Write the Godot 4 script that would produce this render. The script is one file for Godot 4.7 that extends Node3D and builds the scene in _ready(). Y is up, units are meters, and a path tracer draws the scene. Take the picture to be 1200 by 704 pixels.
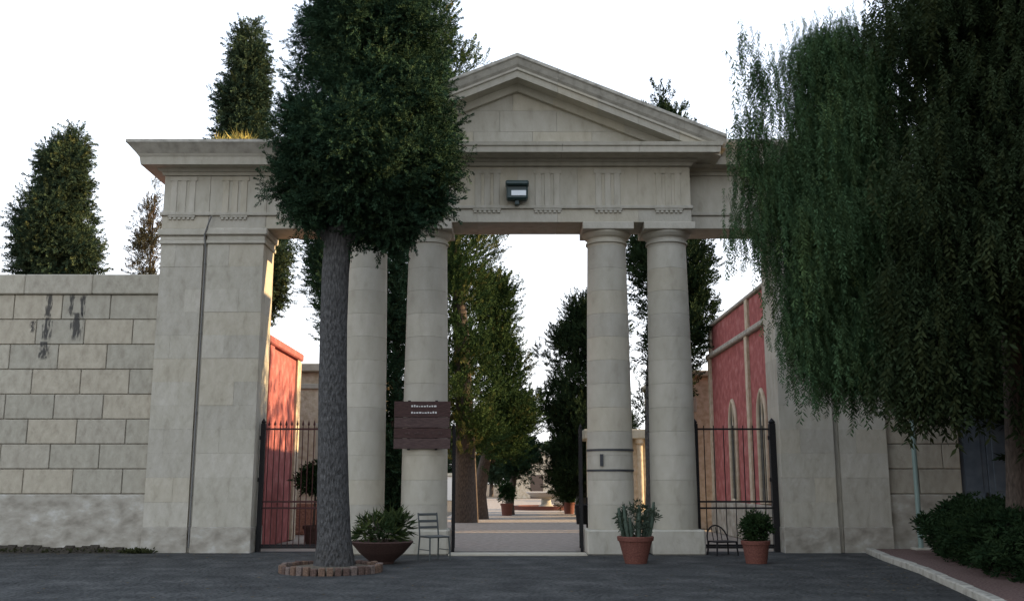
extends Node3D

# ---- photograph's camera: pixel -> direction (1200 x 704), metres in the world
const FOCAL := 1150.0
const PITCH := 10.5
const EYE := Vector3(-0.12, 1.5, 21.75)
var taken := {}
var mats := {}
var box_cache := {}
var rng := RandomNumberGenerator.new()

func ray(u: float, v: float) -> Vector3:
	var t := deg_to_rad(PITCH)
	var x := (u - 600.0) / FOCAL
	var y := -(v - 352.0) / FOCAL
	return Vector3(x, y * cos(t) + sin(t), -cos(t) + y * sin(t))
func at_z(u: float, v: float, z: float) -> Vector3:
	var d := ray(u, v)
	return EYE + d * ((z - EYE.z) / d.z)
func gnd(u: float, v: float, y := 0.0) -> Vector3:
	var d := ray(u, v)
	return EYE + d * ((y - EYE.y) / d.y)

# ---- naming
func numbered(called: String) -> String:
	var n: int = taken.get(called, 0)
	taken[called] = n + 1
	return called if n == 0 else "%s_%03d" % [called, n]
func tag(o: Node, label: String, category: String, group := "") -> Node:
	o.set_meta("label", label)
	o.set_meta("category", category)
	if group: o.set_meta("group", group)
	return o
func thing(called: String, label: String, category: String, at := Vector3.ZERO, turn := 0.0, group := "") -> Node3D:
	var o := Node3D.new()
	o.name = numbered(called)
	add_child(o)
	o.position = at
	o.rotation.y = turn
	tag(o, label, category, group)
	return o
func group_part(called: String, parent: Node, at := Vector3.ZERO, turn := 0.0) -> Node3D:
	var o := Node3D.new()
	o.name = called
	parent.add_child(o, true)
	o.position = at
	o.rotation.y = turn
	return o
func put(called: String, m: Mesh, mat: Material, parent: Node, at := Vector3.ZERO, turn := 0.0) -> MeshInstance3D:
	var o := MeshInstance3D.new()
	o.name = called if parent != self else numbered(called)
	o.mesh = m
	o.material_override = mat
	parent.add_child(o, true)
	o.position = at
	o.rotation.y = turn
	return o
func struct(called: String, m: Mesh, mat: Material, at := Vector3.ZERO) -> MeshInstance3D:
	var o := put(called, m, mat, self, at)
	o.set_meta("kind", "structure")
	return o

# ---- geometry
func begin() -> SurfaceTool:
	var st := SurfaceTool.new()
	st.begin(Mesh.PRIMITIVE_TRIANGLES)
	st.set_smooth_group(-1)
	return st
func done(st: SurfaceTool) -> ArrayMesh:
	st.generate_normals()
	return st.commit()
func face(st: SurfaceTool, p: Array, out: Vector3) -> void:
	# a convex face; turned so that its front looks along out
	var n: Vector3 = (p[1] - p[0]).cross(p[2] - p[0])
	var q := p
	if n.dot(out) > 0.0:
		q = p.duplicate()
		q.reverse()
	for i in range(1, q.size() - 1):
		st.add_vertex(q[0]); st.add_vertex(q[i]); st.add_vertex(q[i + 1])
func hexa(st: SurfaceTool, b: Array, t: Array) -> void:
	# four bottom and four top corners
	var c := Vector3.ZERO
	for p in b + t: c += p / 8.0
	for f in [b, t, [b[0], b[1], t[1], t[0]], [b[1], b[2], t[2], t[1]], [b[2], b[3], t[3], t[2]], [b[3], b[0], t[0], t[3]]]:
		var m: Vector3 = (f[0] + f[1] + f[2] + f[3]) / 4.0
		face(st, f, m - c)
func block(st: SurfaceTool, a: Vector3, b: Vector3) -> void:
	hexa(st, [Vector3(a.x, a.y, a.z), Vector3(b.x, a.y, a.z), Vector3(b.x, a.y, b.z), Vector3(a.x, a.y, b.z)],
		[Vector3(a.x, b.y, a.z), Vector3(b.x, b.y, a.z), Vector3(b.x, b.y, b.z), Vector3(a.x, b.y, b.z)])
func taper(st: SurfaceTool, y0: float, x0: float, x1: float, z0: float, z1: float, y1: float, X0: float, X1: float, Z0: float, Z1: float) -> void:
	hexa(st, [Vector3(x0, y0, z0), Vector3(x1, y0, z0), Vector3(x1, y0, z1), Vector3(x0, y0, z1)],
		[Vector3(X0, y1, Z0), Vector3(X1, y1, Z0), Vector3(X1, y1, Z1), Vector3(X0, y1, Z1)])
func cbox(size: Vector3, bev: float) -> ArrayMesh:
	# bevelled box round the origin
	var key := "%.3f %.3f %.3f %.3f" % [size.x, size.y, size.z, bev]
	if box_cache.has(key): return box_cache[key]
	var st := begin()
	var h := size / 2.0
	for ax in 3:
		var u := (ax + 1) % 3
		var w := (ax + 2) % 3
		for s in [-1.0, 1.0]:
			var pts := []
			for k in [[-1, -1], [1, -1], [1, 1], [-1, 1]]:
				var p := Vector3.ZERO
				p[ax] = s * h[ax]; p[u] = k[0] * (h[u] - bev); p[w] = k[1] * (h[w] - bev)
				pts.append(p)
			var n := Vector3.ZERO
			n[ax] = s
			face(st, pts, n)
		for a in [-1.0, 1.0]:
			for b in [-1.0, 1.0]:
				var pts := []
				for k in [[0, -1], [0, 1], [1, 1], [1, -1]]:
					var p := Vector3.ZERO
					p[u] = a * (h[u] - (0.0 if k[0] == 0 else bev))
					p[w] = b * (h[w] - (bev if k[0] == 0 else 0.0))
					p[ax] = k[1] * (h[ax] - bev)
					pts.append(p)
				var n := Vector3.ZERO
				n[u] = a; n[w] = b
				face(st, pts, n)
	for a in [-1.0, 1.0]:
		for b in [-1.0, 1.0]:
			for c in [-1.0, 1.0]:
				face(st, [Vector3(a * h.x, b * (h.y - bev), c * (h.z - bev)), Vector3(a * (h.x - bev), b * h.y, c * (h.z - bev)), Vector3(a * (h.x - bev), b * (h.y - bev), c * h.z)], Vector3(a, b, c))
	var m := done(st)
	box_cache[key] = m
	return m
func bar(called: String, a: Vector3, b: Vector3, bev: float, mat: Material, parent: Node) -> MeshInstance3D:
	# bevelled box between two corners
	return put(called, cbox((b - a).abs(), bev), mat, parent, (a + b) / 2.0)
func lathe(st: SurfaceTool, prof: Array, seg: int, at := Vector3.ZERO) -> void:
	for i in prof.size() - 1:
		var a: Vector2 = prof[i]
		var b: Vector2 = prof[i + 1]
		var t := b - a
		var nn := Vector2(t.y, -t.x).normalized()
		for k in seg:
			var p := TAU * k / seg
			var q := TAU * (k + 1) / seg
			var vs := []
			for e in [[a, p], [b, q], [b, p], [a, p], [a, q], [b, q]]:
				var r: Vector2 = e[0]
				st.set_normal(Vector3(nn.x * cos(e[1]), nn.y, nn.x * sin(e[1])))
				st.add_vertex(at + Vector3(r.x * cos(e[1]), r.y, r.x * sin(e[1])))
func lathed(prof: Array, seg := 32) -> ArrayMesh:
	var st := SurfaceTool.new()
	st.begin(Mesh.PRIMITIVE_TRIANGLES)
	lathe(st, prof, seg)
	return st.commit()
func tube(st: SurfaceTool, pts: Array, rad: Array, seg := 8, rough := 0.0) -> void:
	var rings := []
	var side := Vector3.ZERO
	for i in pts.size():
		var d: Vector3 = (pts[mini(i + 1, pts.size() - 1)] - pts[maxi(i - 1, 0)]).normalized()
		if side == Vector3.ZERO or absf(side.dot(d)) > 0.95:
			side = d.cross(Vector3.RIGHT if absf(d.x) < 0.8 else Vector3.UP).normalized()
		side = (side - d * side.dot(d)).normalized()
		var up := d.cross(side)
		var ring := []
		for k in seg:
			var a := TAU * k / seg
			var r: float = rad[i]
			if rough > 0.0: r *= 1.0 + rough * (sin(k * 2.7 + i * 0.35) * 0.6 + sin(k * 5.1 - i * 0.6) * 0.4)
			var n := side * cos(a) + up * sin(a)
			ring.append([pts[i] + n * r, n])
		rings.append(ring)
	for i in pts.size() - 1:
		for k in seg:
			var k2 := (k + 1) % seg
			for e in [rings[i][k], rings[i + 1][k], rings[i + 1][k2], rings[i][k], rings[i + 1][k2], rings[i][k2]]:
				st.set_normal(e[1])
				st.add_vertex(e[0])
func tubed(pts: Array, rad: Array, seg := 8, rough := 0.0) -> ArrayMesh:
	var st := SurfaceTool.new()
	st.begin(Mesh.PRIMITIVE_TRIANGLES)
	tube(st, pts, rad, seg, rough)
	return st.commit()
func swept(prof: Array, a: Vector3, b: Vector3) -> ArrayMesh:
	# profile of (z, y) offsets carried from a to b, ends closed
	var st := begin()
	var pv := PackedVector2Array(prof)
	var mid := Vector2.ZERO
	for p in prof: mid += p / prof.size()
	for i in prof.size():
		var p: Vector2 = prof[i]
		var q: Vector2 = prof[(i + 1) % prof.size()]
		var e := q - p
		var n2 := Vector2(e.y, -e.x)
		if Geometry2D.is_polygon_clockwise(pv): n2 = -n2
		face(st, [a + Vector3(0, p.y, p.x), b + Vector3(0, p.y, p.x), b + Vector3(0, q.y, q.x), a + Vector3(0, q.y, q.x)], Vector3(0, n2.y, n2.x))
	var tri := Geometry2D.triangulate_polygon(pv)
	for s in [[a, -1.0], [b, 1.0]]:
		for i in range(0, tri.size(), 3):
			var f := []
			for k in 3:
				var p: Vector2 = prof[tri[i + k]]
				f.append(s[0] + Vector3(0, p.y, p.x))
			face(st, f, (b - a) * s[1])
	return done(st)

# ---- materials
func noise(freq: float, seed_: int, oct := 4, kind := FastNoiseLite.TYPE_SIMPLEX_SMOOTH) -> FastNoiseLite:
	var n := FastNoiseLite.new()
	n.noise_type = kind
	n.seed = seed_
	n.frequency = freq
	n.fractal_type = FastNoiseLite.FRACTAL_FBM
	n.fractal_octaves = oct
	return n
func noise_tex(n: FastNoiseLite, ramp: Array, size := 512) -> NoiseTexture2D:
	var t := NoiseTexture2D.new()
	t.width = size
	t.height = size
	t.seamless = true
	t.noise = n
	var g := Gradient.new()
	g.offsets = PackedFloat32Array()
	g.colors = PackedColorArray()
	var offs := PackedFloat32Array()
	var cols := PackedColorArray()
	for r in ramp:
		offs.append(r[0])
		cols.append(Color(r[1][0], r[1][1], r[1][2]).linear_to_srgb())
	g.offsets = offs
	g.colors = cols
	t.color_ramp = g
	return t
func bump_tex(n: FastNoiseLite, strength: float, size := 512) -> NoiseTexture2D:
	var t := NoiseTexture2D.new()
	t.width = size
	t.height = size
	t.seamless = true
	t.noise = n
	t.as_normal_map = true
	t.bump_strength = strength
	return t
func rough_mat(called: String, tex: Texture2D, bump: Texture2D, scale: Vector3, tint := Color.WHITE, rough := 0.9, bumpy := 1.0) -> StandardMaterial3D:
	var m := StandardMaterial3D.new()
	m.resource_name = called
	m.albedo_texture = tex
	m.albedo_color = tint
	m.roughness = rough
	m.metallic_specular = 0.3
	m.uv1_triplanar = true
	m.uv1_world_triplanar = true
	m.uv1_scale = scale
	if bump:
		m.normal_enabled = true
		m.normal_texture = bump
		m.normal_scale = bumpy
	mats[called] = m
	return m
func plain(called: String, c: Array, rough := 0.7, metal := 0.0) -> StandardMaterial3D:
	var m := StandardMaterial3D.new()
	m.resource_name = called
	m.albedo_color = Color(c[0], c[1], c[2]).linear_to_srgb()
	m.roughness = rough
	m.metallic = metal
	mats[called] = m
	return m
func leaf_mat(called: String, back: float) -> StandardMaterial3D:
	var m := StandardMaterial3D.new()
	m.resource_name = called
	m.vertex_color_use_as_albedo = true
	m.roughness = 0.85
	m.metallic_specular = 0.12
	m.cull_mode = BaseMaterial3D.CULL_DISABLED
	if back > 0.0:
		m.backlight_enabled = true
		m.backlight = Color(back, back, back * 0.55)
	mats[called] = m
	return m

func make_materials() -> void:
	var fine := bump_tex(noise(0.03, 5, 5), 5.0)
	var grain := noise_tex(noise(0.006, 11, 7), [[0.0, [0.35, 0.318, 0.255]], [0.3, [0.43, 0.397, 0.322]], [0.6, [0.455, 0.42, 0.345]], [1.0, [0.49, 0.455, 0.38]]], 1024)
	var tints := [Color(1, 1, 1), Color(0.97, 0.97, 0.965), Color(0.985, 0.975, 0.955), Color(0.95, 0.95, 0.95)]
	for i in 4: rough_mat("limestone_%d" % i, grain, fine, Vector3(0.5, 0.2, 0.5), tints[i], 0.92, 0.3)
	var old := noise_tex(noise(0.008, 23, 7), [[0.0, [0.20, 0.184, 0.155]], [0.3, [0.33, 0.307, 0.258]], [0.55, [0.405, 0.378, 0.318]], [1.0, [0.46, 0.43, 0.365]]], 1024)
	rough_mat("weathered_stone", old, fine, Vector3(0.45, 0.6, 0.45), Color.WHITE, 0.95, 0.5)
	var wallt := noise_tex(noise(0.007, 37, 7), [[0.0, [0.32, 0.29, 0.235]], [0.4, [0.395, 0.365, 0.30]], [0.62, [0.42, 0.39, 0.32]], [1.0, [0.455, 0.425, 0.355]]], 1024)
	for i in 4: rough_mat("wall_stone_%d" % i, wallt, fine, Vector3(0.6, 0.3, 0.6), [Color(1, 0.99, 0.97), Color(0.965, 0.955, 0.94), Color(1.0, 0.98, 0.95), Color(0.945, 0.94, 0.925)][i], 0.94, 0.35)
	rough_mat("mortar", noise_tex(noise(0.03, 41, 4), [[0.0, [0.17, 0.15, 0.12]], [1.0, [0.32, 0.29, 0.24]]]), fine, Vector3(1, 1, 1), Color.WHITE, 1.0, 0.8)
	rough_mat("plaster_base", noise_tex(noise(0.006, 53, 7), [[0.0, [0.22, 0.195, 0.155]], [0.4, [0.33, 0.30, 0.245]], [0.65, [0.38, 0.35, 0.29]], [0.85, [0.46, 0.435, 0.38]], [1.0, [0.52, 0.495, 0.445]]], 1024), fine, Vector3(0.3, 0.4, 0.3), Color.WHITE, 0.95, 0.4)
	rough_mat("asphalt", noise_tex(noise(0.008, 61, 7), [[0.0, [0.030, 0.030, 0.029]], [0.4, [0.048, 0.048, 0.045]], [0.6, [0.058, 0.058, 0.054]], [0.8, [0.076, 0.074, 0.069]], [1.0, [0.10, 0.097, 0.09]]], 1024), bump_tex(noise(0.12, 62, 4), 6.0), Vector3(0.13, 0.13, 0.13), Color.WHITE, 0.9, 0.8)
	rough_mat("soil", noise_tex(noise(0.03, 71, 5), [[0.0, [0.05, 0.04, 0.03]], [0.5, [0.11, 0.09, 0.065]], [1.0, [0.2, 0.165, 0.12]]]), fine, Vector3(0.4, 0.4, 0.4), Color.WHITE, 1.0, 1.0)
	rough_mat("paving", noise_tex(noise(0.015, 81, 6), [[0.0, [0.20, 0.17, 0.14]], [0.5, [0.27, 0.23, 0.19]], [1.0, [0.34, 0.295, 0.25]]], 1024), fine, Vector3(0.3, 0.3, 0.3), Color.WHITE, 0.85, 0.7)
	rough_mat("brick_paving", noise_tex(noise(0.05, 83, 5), [[0.0, [0.07, 0.045, 0.04]], [0.5, [0.15, 0.095, 0.08]], [1.0, [0.24, 0.17, 0.15]]]), fine, Vector3(0.8, 0.8, 0.8), Color.WHITE, 0.95, 1.0)
	rough_mat("red_plaster", noise_tex(noise(0.01, 91, 6), [[0.0, [0.26, 0.085, 0.075]], [0.5, [0.36, 0.115, 0.105]], [1.0, [0.46, 0.20, 0.18]]], 1024), fine, Vector3(0.25, 0.25, 0.25), Color.WHITE, 0.92, 0.4)
	rough_mat("cream_plaster", noise_tex(noise(0.012, 97, 6), [[0.0, [0.38, 0.30, 0.20]], [0.5, [0.52, 0.43, 0.31]], [1.0, [0.62, 0.54, 0.42]]], 1024), fine, Vector3(0.3, 0.3, 0.3), Color.WHITE, 0.92, 0.4)
	rough_mat("roof_tile", noise_tex(noise(0.04, 99, 4), [[0.0, [0.2, 0.09, 0.06]], [1.0, [0.42, 0.22, 0.15]]]), fine, Vector3(0.6, 0.6, 0.6), Color.WHITE, 0.9, 0.8)
	var bark_t := noise_tex(noise(0.03, 101, 5), [[0.0, [0.025, 0.024, 0.023]], [0.5, [0.068, 0.066, 0.063]], [1.0, [0.14, 0.135, 0.128]]])
	rough_mat("bark", bark_t, bump_tex(noise(0.03, 103, 5), 14.0), Vector3(1.6, 0.35, 1.6), Color.WHITE, 0.95, 1.0)
	rough_mat("brown_bark", noise_tex(noise(0.03, 105, 5), [[0.0, [0.04, 0.031, 0.026]], [1.0, [0.16, 0.125, 0.10]]]), fine, Vector3(1.6, 0.4, 1.6), Color.WHITE, 0.95, 1.0)
	rough_mat("terracotta", noise_tex(noise(0.03, 107, 5), [[0.0, [0.10, 0.038, 0.028]], [0.6, [0.165, 0.065, 0.048]], [1.0, [0.23, 0.12, 0.095]]]), fine, Vector3(1.5, 1.5, 1.5), Color.WHITE, 0.85, 0.6)
	rough_mat("dark_terracotta", noise_tex(noise(0.03, 109, 5), [[0.0, [0.04, 0.023, 0.019]], [1.0, [0.10, 0.058, 0.048]]]), fine, Vector3(1.5, 1.5, 1.5), Color.WHITE, 0.85, 0.6)
	for i in 3: rough_mat("ring_brick_%d" % i, noise_tex(noise(0.05, 111 + i, 4), [[0.0, [0.08, 0.06, 0.05]], [0.6, [0.16, 0.12, 0.10]], [1.0, [0.27, 0.22, 0.19]]], 256), fine, Vector3(2, 2, 2), [Color.WHITE, Color(0.85, 0.8, 0.78), Color(1.0, 0.93, 0.86)][i], 0.95, 1.0)
	rough_mat("sign_wood", noise_tex(noise(0.02, 121, 5), [[0.0, [0.025, 0.013, 0.011]], [0.5, [0.055, 0.028, 0.024]], [1.0, [0.095, 0.054, 0.046]]]), fine, Vector3(0.5, 6.0, 0.5), Color.WHITE, 0.6, 0.5)
	rough_mat("sign_wood_worn", noise_tex(noise(0.02, 123, 5), [[0.0, [0.04, 0.025, 0.022]], [0.5, [0.08, 0.05, 0.045]], [1.0, [0.14, 0.095, 0.08]]]), fine, Vector3(0.5, 6.0, 0.5), Color.WHITE, 0.65, 0.5)
	rough_mat("iron", noise_tex(noise(0.06, 131, 4), [[0.0, [0.008, 0.008, 0.009]], [0.7, [0.018, 0.017, 0.017]], [1.0, [0.06, 0.035, 0.025]]], 256), null, Vector3(2, 2, 2), Color.WHITE, 0.55)
	rough_mat("red_iron", noise_tex(noise(0.06, 133, 4), [[0.0, [0.03, 0.010, 0.010]], [1.0, [0.085, 0.03, 0.025]]], 256), null, Vector3(2, 2, 2), Color.WHITE, 0.55)
	rough_mat("blue_door", noise_tex(noise(0.015, 137, 5), [[0.0, [0.075, 0.095, 0.115]], [1.0, [0.13, 0.155, 0.18]]], 256), null, Vector3(0.6, 0.6, 0.6), Color.WHITE, 0.5)
	plain("pole_paint", [0.20, 0.27, 0.24], 0.5)
	plain("lamp_green", [0.018, 0.04, 0.038], 0.45)
	plain("lamp_glass", [0.75, 0.78, 0.8], 0.12)
	plain("white_paint", [0.6, 0.58, 0.55], 0.7)
	plain("blue_paint", [0.27, 0.33, 0.40], 0.9)
	plain("chair_plastic", [0.055, 0.06, 0.056], 0.5)
	plain("chair_leg_metal", [0.06, 0.07, 0.065], 0.5)
	plain("lead_pipe", [0.15, 0.145, 0.135], 0.85)
	plain("black_strap", [0.03, 0.032, 0.035], 0.6)
	plain("far_white", [0.62, 0.6, 0.56], 0.9)
	plain("door_wood", [0.10, 0.065, 0.045], 0.7)
	plain("window_glass", [0.05, 0.06, 0.065], 0.08)
	leaf_mat("conifer_leaf", 0.0)
	leaf_mat("pepper_leaf", 0.55)
	leaf_mat("shrub_leaf", 0.5)

# ---- foliage
func leaf(st: SurfaceTool, base: Vector3, dir: Vector3, across: Vector3, length: float, width: float) -> void:
	var a := across * width / 2.0
	var n := dir.cross(across).normalized()
	var tip := base + dir * length
	var mid := base + dir * length * 0.45 + n * width * 0.15
	for p in [base, mid + a, tip, base, tip, mid - a]:
		st.set_normal(n)
		st.add_vertex(p)
func rand_dir() -> Vector3:
	var y := rng.randf_range(-1.0, 1.0)
	var a := rng.randf() * TAU
	var r := sqrt(1.0 - y * y)
	return Vector3(r * cos(a), y, r * sin(a))
func conifer_spray(count: int, length: float, leaf_len: float, leaf_w: float, open := 0.5) -> ArrayMesh:
	var st := SurfaceTool.new()
	st.begin(Mesh.PRIMITIVE_TRIANGLES)
	for i in count:
		var t := float(i) / count
		var a := i * 2.4 + rng.randf() * 0.6
		var out := Vector3(cos(a), 0, sin(a))
		var base := Vector3(0, t * length, 0) + out * 0.02 * rng.randf()
		var d := (Vector3.UP * (0.5 + 0.5 * t) + out * open * (1.3 - 0.6 * t)).normalized()
		leaf(st, base, d, d.cross(rand_dir()).normalized(), leaf_len * rng.randf_range(0.7, 1.25), leaf_w * rng.randf_range(0.7, 1.2))
	return st.commit()
func pepper_strand(pairs: int, length: float, leaf_len: float, leaf_w: float) -> ArrayMesh:
	# hangs down -y from the origin; slightly bowed
	var st := SurfaceTool.new()
	st.begin(Mesh.PRIMITIVE_TRIANGLES)
	for i in pairs:
		var t := float(i + 0.3) / pairs
		var c := Vector3(0.18 * t * (1.0 - t) * length * 2.0, -t * length, 0.06 * sin(t * 5.0) * length)
		for s in 2:
			var a := i * 1.9 + s * PI + rng.randf_range(-0.5, 0.5)
			var d := (Vector3(cos(a), 0, sin(a)) * 0.75 + Vector3.DOWN * 0.8).normalized()
			leaf(st, c, d, d.cross(rand_dir()).normalized(), leaf_len * rng.randf_range(0.7, 1.2), leaf_w)
	return st.commit()
func broad_spray(count: int, radius: float, leaf_len: float, leaf_w: float) -> ArrayMesh:
	var st := SurfaceTool.new()
	st.begin(Mesh.PRIMITIVE_TRIANGLES)
	for i in count:
		var d := rand_dir()
		d.y = absf(d.y) * 0.8 + 0.1
		d = d.normalized()
		leaf(st, d * radius * rng.randf_range(0.1, 0.8), d, d.cross(rand_dir()).normalized(), leaf_len * rng.randf_range(0.7, 1.2), leaf_w)
	return st.commit()
func scatter(called: String, parent: Node, m: Mesh, mat: Material, xf: Array, cols: Array) -> MultiMeshInstance3D:
	var mm := MultiMesh.new()
	mm.transform_format = MultiMesh.TRANSFORM_3D
	mm.use_colors = true
	mm.mesh = m
	mm.instance_count = xf.size()
	for i in xf.size():
		mm.set_instance_transform(i, xf[i])
		mm.set_instance_color(i, cols[i])
	var o := MultiMeshInstance3D.new()
	o.name = called
	o.multimesh = mm
	o.material_override = mat
	parent.add_child(o, true)
	o.set_meta("kind", "stuff")
	return o
func lobes_of(rows: Array, z: float, deep := 1.0, origin := Vector3.ZERO, inset := 0.0) -> Array:
	# crown outline rows [v, u_left, u_right] at the distance of z -> ellipsoids
	var out := []
	for i in rows.size():
		var r: Array = rows[i]
		var a := at_z(r[1], r[0], z)
		var b := at_z(r[2], r[0], z)
		var above: float = rows[maxi(i - 1, 0)][0]
		var below: float = rows[mini(i + 1, rows.size() - 1)][0]
		var ha := at_z(r[1], above, z).y - at_z(r[1], below, z).y
		var rx := maxf((b.x - a.x) / 2.0 - inset, (b.x - a.x) * 0.2)
		var ry := maxf(ha * 0.62 if i > 0 and i < rows.size() - 1 else ha * 0.75, 0.12)
		var sink := (inset * 0.9 + ry * 0.5) if i == 0 and rows.size() > 1 else 0.0
		out.append([Vector3((a.x + b.x) / 2.0, a.y - sink, z) - origin, Vector3(rx, ry, rx * deep)])
	return out
func lumpy(lobes: Array, n: int, small: float, big: float, core := 0.86) -> Array:
	# smaller masses standing out of a crown, so that it has hollows between
	var out := []
	for l in lobes: out.append([l[0], l[1] * core])
	for i in n:
		var l: Array = lobes[rng.randi() % lobes.size()]
		var d := rand_dir()
		d.z = absf(d.z) if rng.randf() < 0.7 else d.z
		var r: Vector3 = l[1]
		var q := minf(rng.randf_range(small, big), r.x * 0.8)
		out.append([l[0] + d * (r - Vector3.ONE * q * 0.55).max(Vector3.ZERO), Vector3(q, q * rng.randf_range(0.8, 1.3), q)])
	return out
var clump_cache := {}
func clump(m: Mesh, per: int, spread: float, hang: bool, upright: float) -> ArrayMesh:
	# several sprays joined into one tuft; each spray has its own tone
	var key := [m, per, spread, hang, upright]
	if clump_cache.has(key): return clump_cache[key]
	var arr := m.surface_get_arrays(0)
	var vs: PackedVector3Array = arr[Mesh.ARRAY_VERTEX]
	var ns: PackedVector3Array = arr[Mesh.ARRAY_NORMAL]
	var ov := PackedVector3Array()
	var on := PackedVector3Array()
	var oc := PackedColorArray()
	for j in per:
		var off := rand_dir()
		var q := off * spread * pow(rng.randf(), 0.6)
		var sc := rng.randf_range(0.65, 1.2)
		var b: Basis
		if hang:
			b = Basis(Vector3.UP, rng.randf() * TAU) * Basis(Vector3.RIGHT, rng.randf_range(-0.35, 0.35))
		else:
			var up := (off * 0.7 + Vector3.UP * upright + rand_dir() * 0.5).normalized()
			var sx := up.cross(rand_dir()).normalized()
			b = Basis(sx, up, sx.cross(up))
		var tone := rng.randf_range(0.72, 1.3)
		var hue := rng.randf_range(0.9, 1.15)
		for i in vs.size():
			ov.append(q + b * (vs[i] * sc))
			on.append(b * ns[i])
			oc.append(Color(tone * hue, tone, tone / hue))
	var out := []
	out.resize(Mesh.ARRAY_MAX)
	out[Mesh.ARRAY_VERTEX] = ov
	out[Mesh.ARRAY_NORMAL] = on
	out[Mesh.ARRAY_COLOR] = oc
	var am := ArrayMesh.new()
	am.add_surface_from_arrays(Mesh.PRIMITIVE_TRIANGLES, out)
	clump_cache[key] = am
	return am
func crown(called: String, parent: Node, lobes: Array, clumps: int, per: int, m: Mesh, mat: Material, cols: Array, o := {}) -> MultiMeshInstance3D:
	# tufts of sprays over and within the lobes
	var size: float = o.get("size", 1.0)
	var spread: float = o.get("spread", 0.22)
	var ragged: float = o.get("ragged", 0.16)
	var hang: bool = o.get("hang", false)
	var upright: float = o.get("upright", 0.9)
	var fill: float = o.get("fill", 0.3)
	var weights := []
	var total := 0.0
	for l in lobes:
		var r: Vector3 = l[1]
		var w := pow((pow(r.x * r.y, 1.6) + pow(r.x * r.z, 1.6) + pow(r.y * r.z, 1.6)) / 3.0, 1.0 / 1.6)
		weights.append(w)
		total += w
	var nz := noise(0.9 / maxf(spread * 3.0, 0.3), rng.randi() % 9999, 2)
	var xf := []
	var cc := []
	for i in clumps:
		var pick := rng.randf() * total
		var k := 0
		while k < lobes.size() - 1 and pick > weights[k]:
			pick -= weights[k]
			k += 1
		var c: Vector3 = lobes[k][0]
		var r: Vector3 = lobes[k][1]
		var d := rand_dir()
		var bump := 1.0 + ragged * nz.get_noise_3dv(c + d * r) * 2.0
		var deep := rng.randf() < fill
		var f := (rng.randf_range(0.35, 0.75) if deep else rng.randf_range(0.8, 1.0)) * bump
		var p := c + d * r * f
		var base: Color = cols[0].lerp(cols[1], rng.randf())
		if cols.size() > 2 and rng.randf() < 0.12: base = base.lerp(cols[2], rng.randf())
		var s := size * rng.randf_range(0.75, 1.2) * (1.3 if deep else 1.0)
		var b := Basis(Vector3.UP, rng.randf() * TAU)
		if not hang:
			var up := (d * rng.randf_range(0.3, 1.0) + Vector3.UP * upright + rand_dir() * 0.3).normalized()
			var sx := up.cross(rand_dir()).normalized()
			b = Basis(sx, up, sx.cross(up))
		xf.append(Transform3D(b.scaled_local(Vector3(s, s, s)), p))
		cc.append(base)
	return scatter(called, parent, clump(m, per, spread, hang, upright), mat, xf, cc)

var spray_small: ArrayMesh
var spray_mid: ArrayMesh
var spray_far: ArrayMesh
var strand: ArrayMesh
var strand_dark: ArrayMesh
var shrub_spray: ArrayMesh
var spiky_spray: ArrayMesh
const CYPRESS := [Color(0.022, 0.045, 0.025), Color(0.036, 0.066, 0.033), Color(0.055, 0.080, 0.034)]  # third tone paints sunlit specks into some tufts
const AVENUE := [Color(0.022, 0.042, 0.015), Color(0.050, 0.078, 0.025), Color(0.14, 0.13, 0.04)]  # yellow third tone paints sunlit patches into the left row
const HAZY := [Color(0.030, 0.050, 0.030), Color(0.058, 0.085, 0.045), Color(0.10, 0.12, 0.05)]
const DARKER := [Color(0.014, 0.026, 0.012), Color(0.030, 0.048, 0.020)]

func tree(called: String, label: String, group: String, rows: Array, z: float, foot: Vector3, rad: float, clumps: int, per: int, m: Mesh, cols: Array, o := {}) -> Node3D:
	var t := thing(called, label, "tree", foot, 0.0, group)
	var lobes := lobes_of(rows, z, o.get("deep", 1.0), foot, o.get("inset", float(o.get("spread", 0.22)) * 0.75))
	var shaped := lumpy(lobes, o.get("lumps", 26), o.get("lump_small", 0.35), o.get("lump_big", 0.75), o.get("core", 0.86))
	var top: Vector3 = lobes[0][0]
	var low: Vector3 = lobes[lobes.size() - 1][0]
	var pts := [Vector3(0, -0.15, 0)]
	var rads := [rad * 1.25]
	var n := 9
	for i in n:
		var f := float(i + 1) / n
		var y: float = top.y * f
		var x: float = lerpf(0.0, lerpf(low.x, top.x, clampf((y - low.y) / maxf(top.y - low.y, 0.1), 0, 1)), smoothstep(0.1, 0.8, f))
		pts.append(Vector3(x + sin(f * 7.0 + z) * rad * 0.25, y, (top.z) * f))
		rads.append(maxf(rad * (1.0 - 0.9 * f), 0.02))
	put("trunk", tubed(pts, rads, 12, 0.06), mats[o.get("bark", "bark")], t)
	for k in o.get("limbs", 5):
		var lb: Array = lobes[rng.randi() % lobes.size()]
		var e: Vector3 = lb[0] + rand_dir() * Vector3(lb[1]) * 0.75
		var s := Vector3(pts[5].x, clampf(e.y - 1.2, low.y * 0.8, top.y), 0.0)
		s.x = lerpf(low.x * 0.5, top.x, 0.5)
		put("limb", tubed([s, s.lerp(e, 0.5) + Vector3(0, 0.12, 0), e], [rad * 0.3, rad * 0.18, 0.02], 6), mats[o.get("bark", "bark")], t)
	crown("crown", t, shaped, clumps, per, m, mats[o.get("leaf", "conifer_leaf")], cols, o)
	return t

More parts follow.
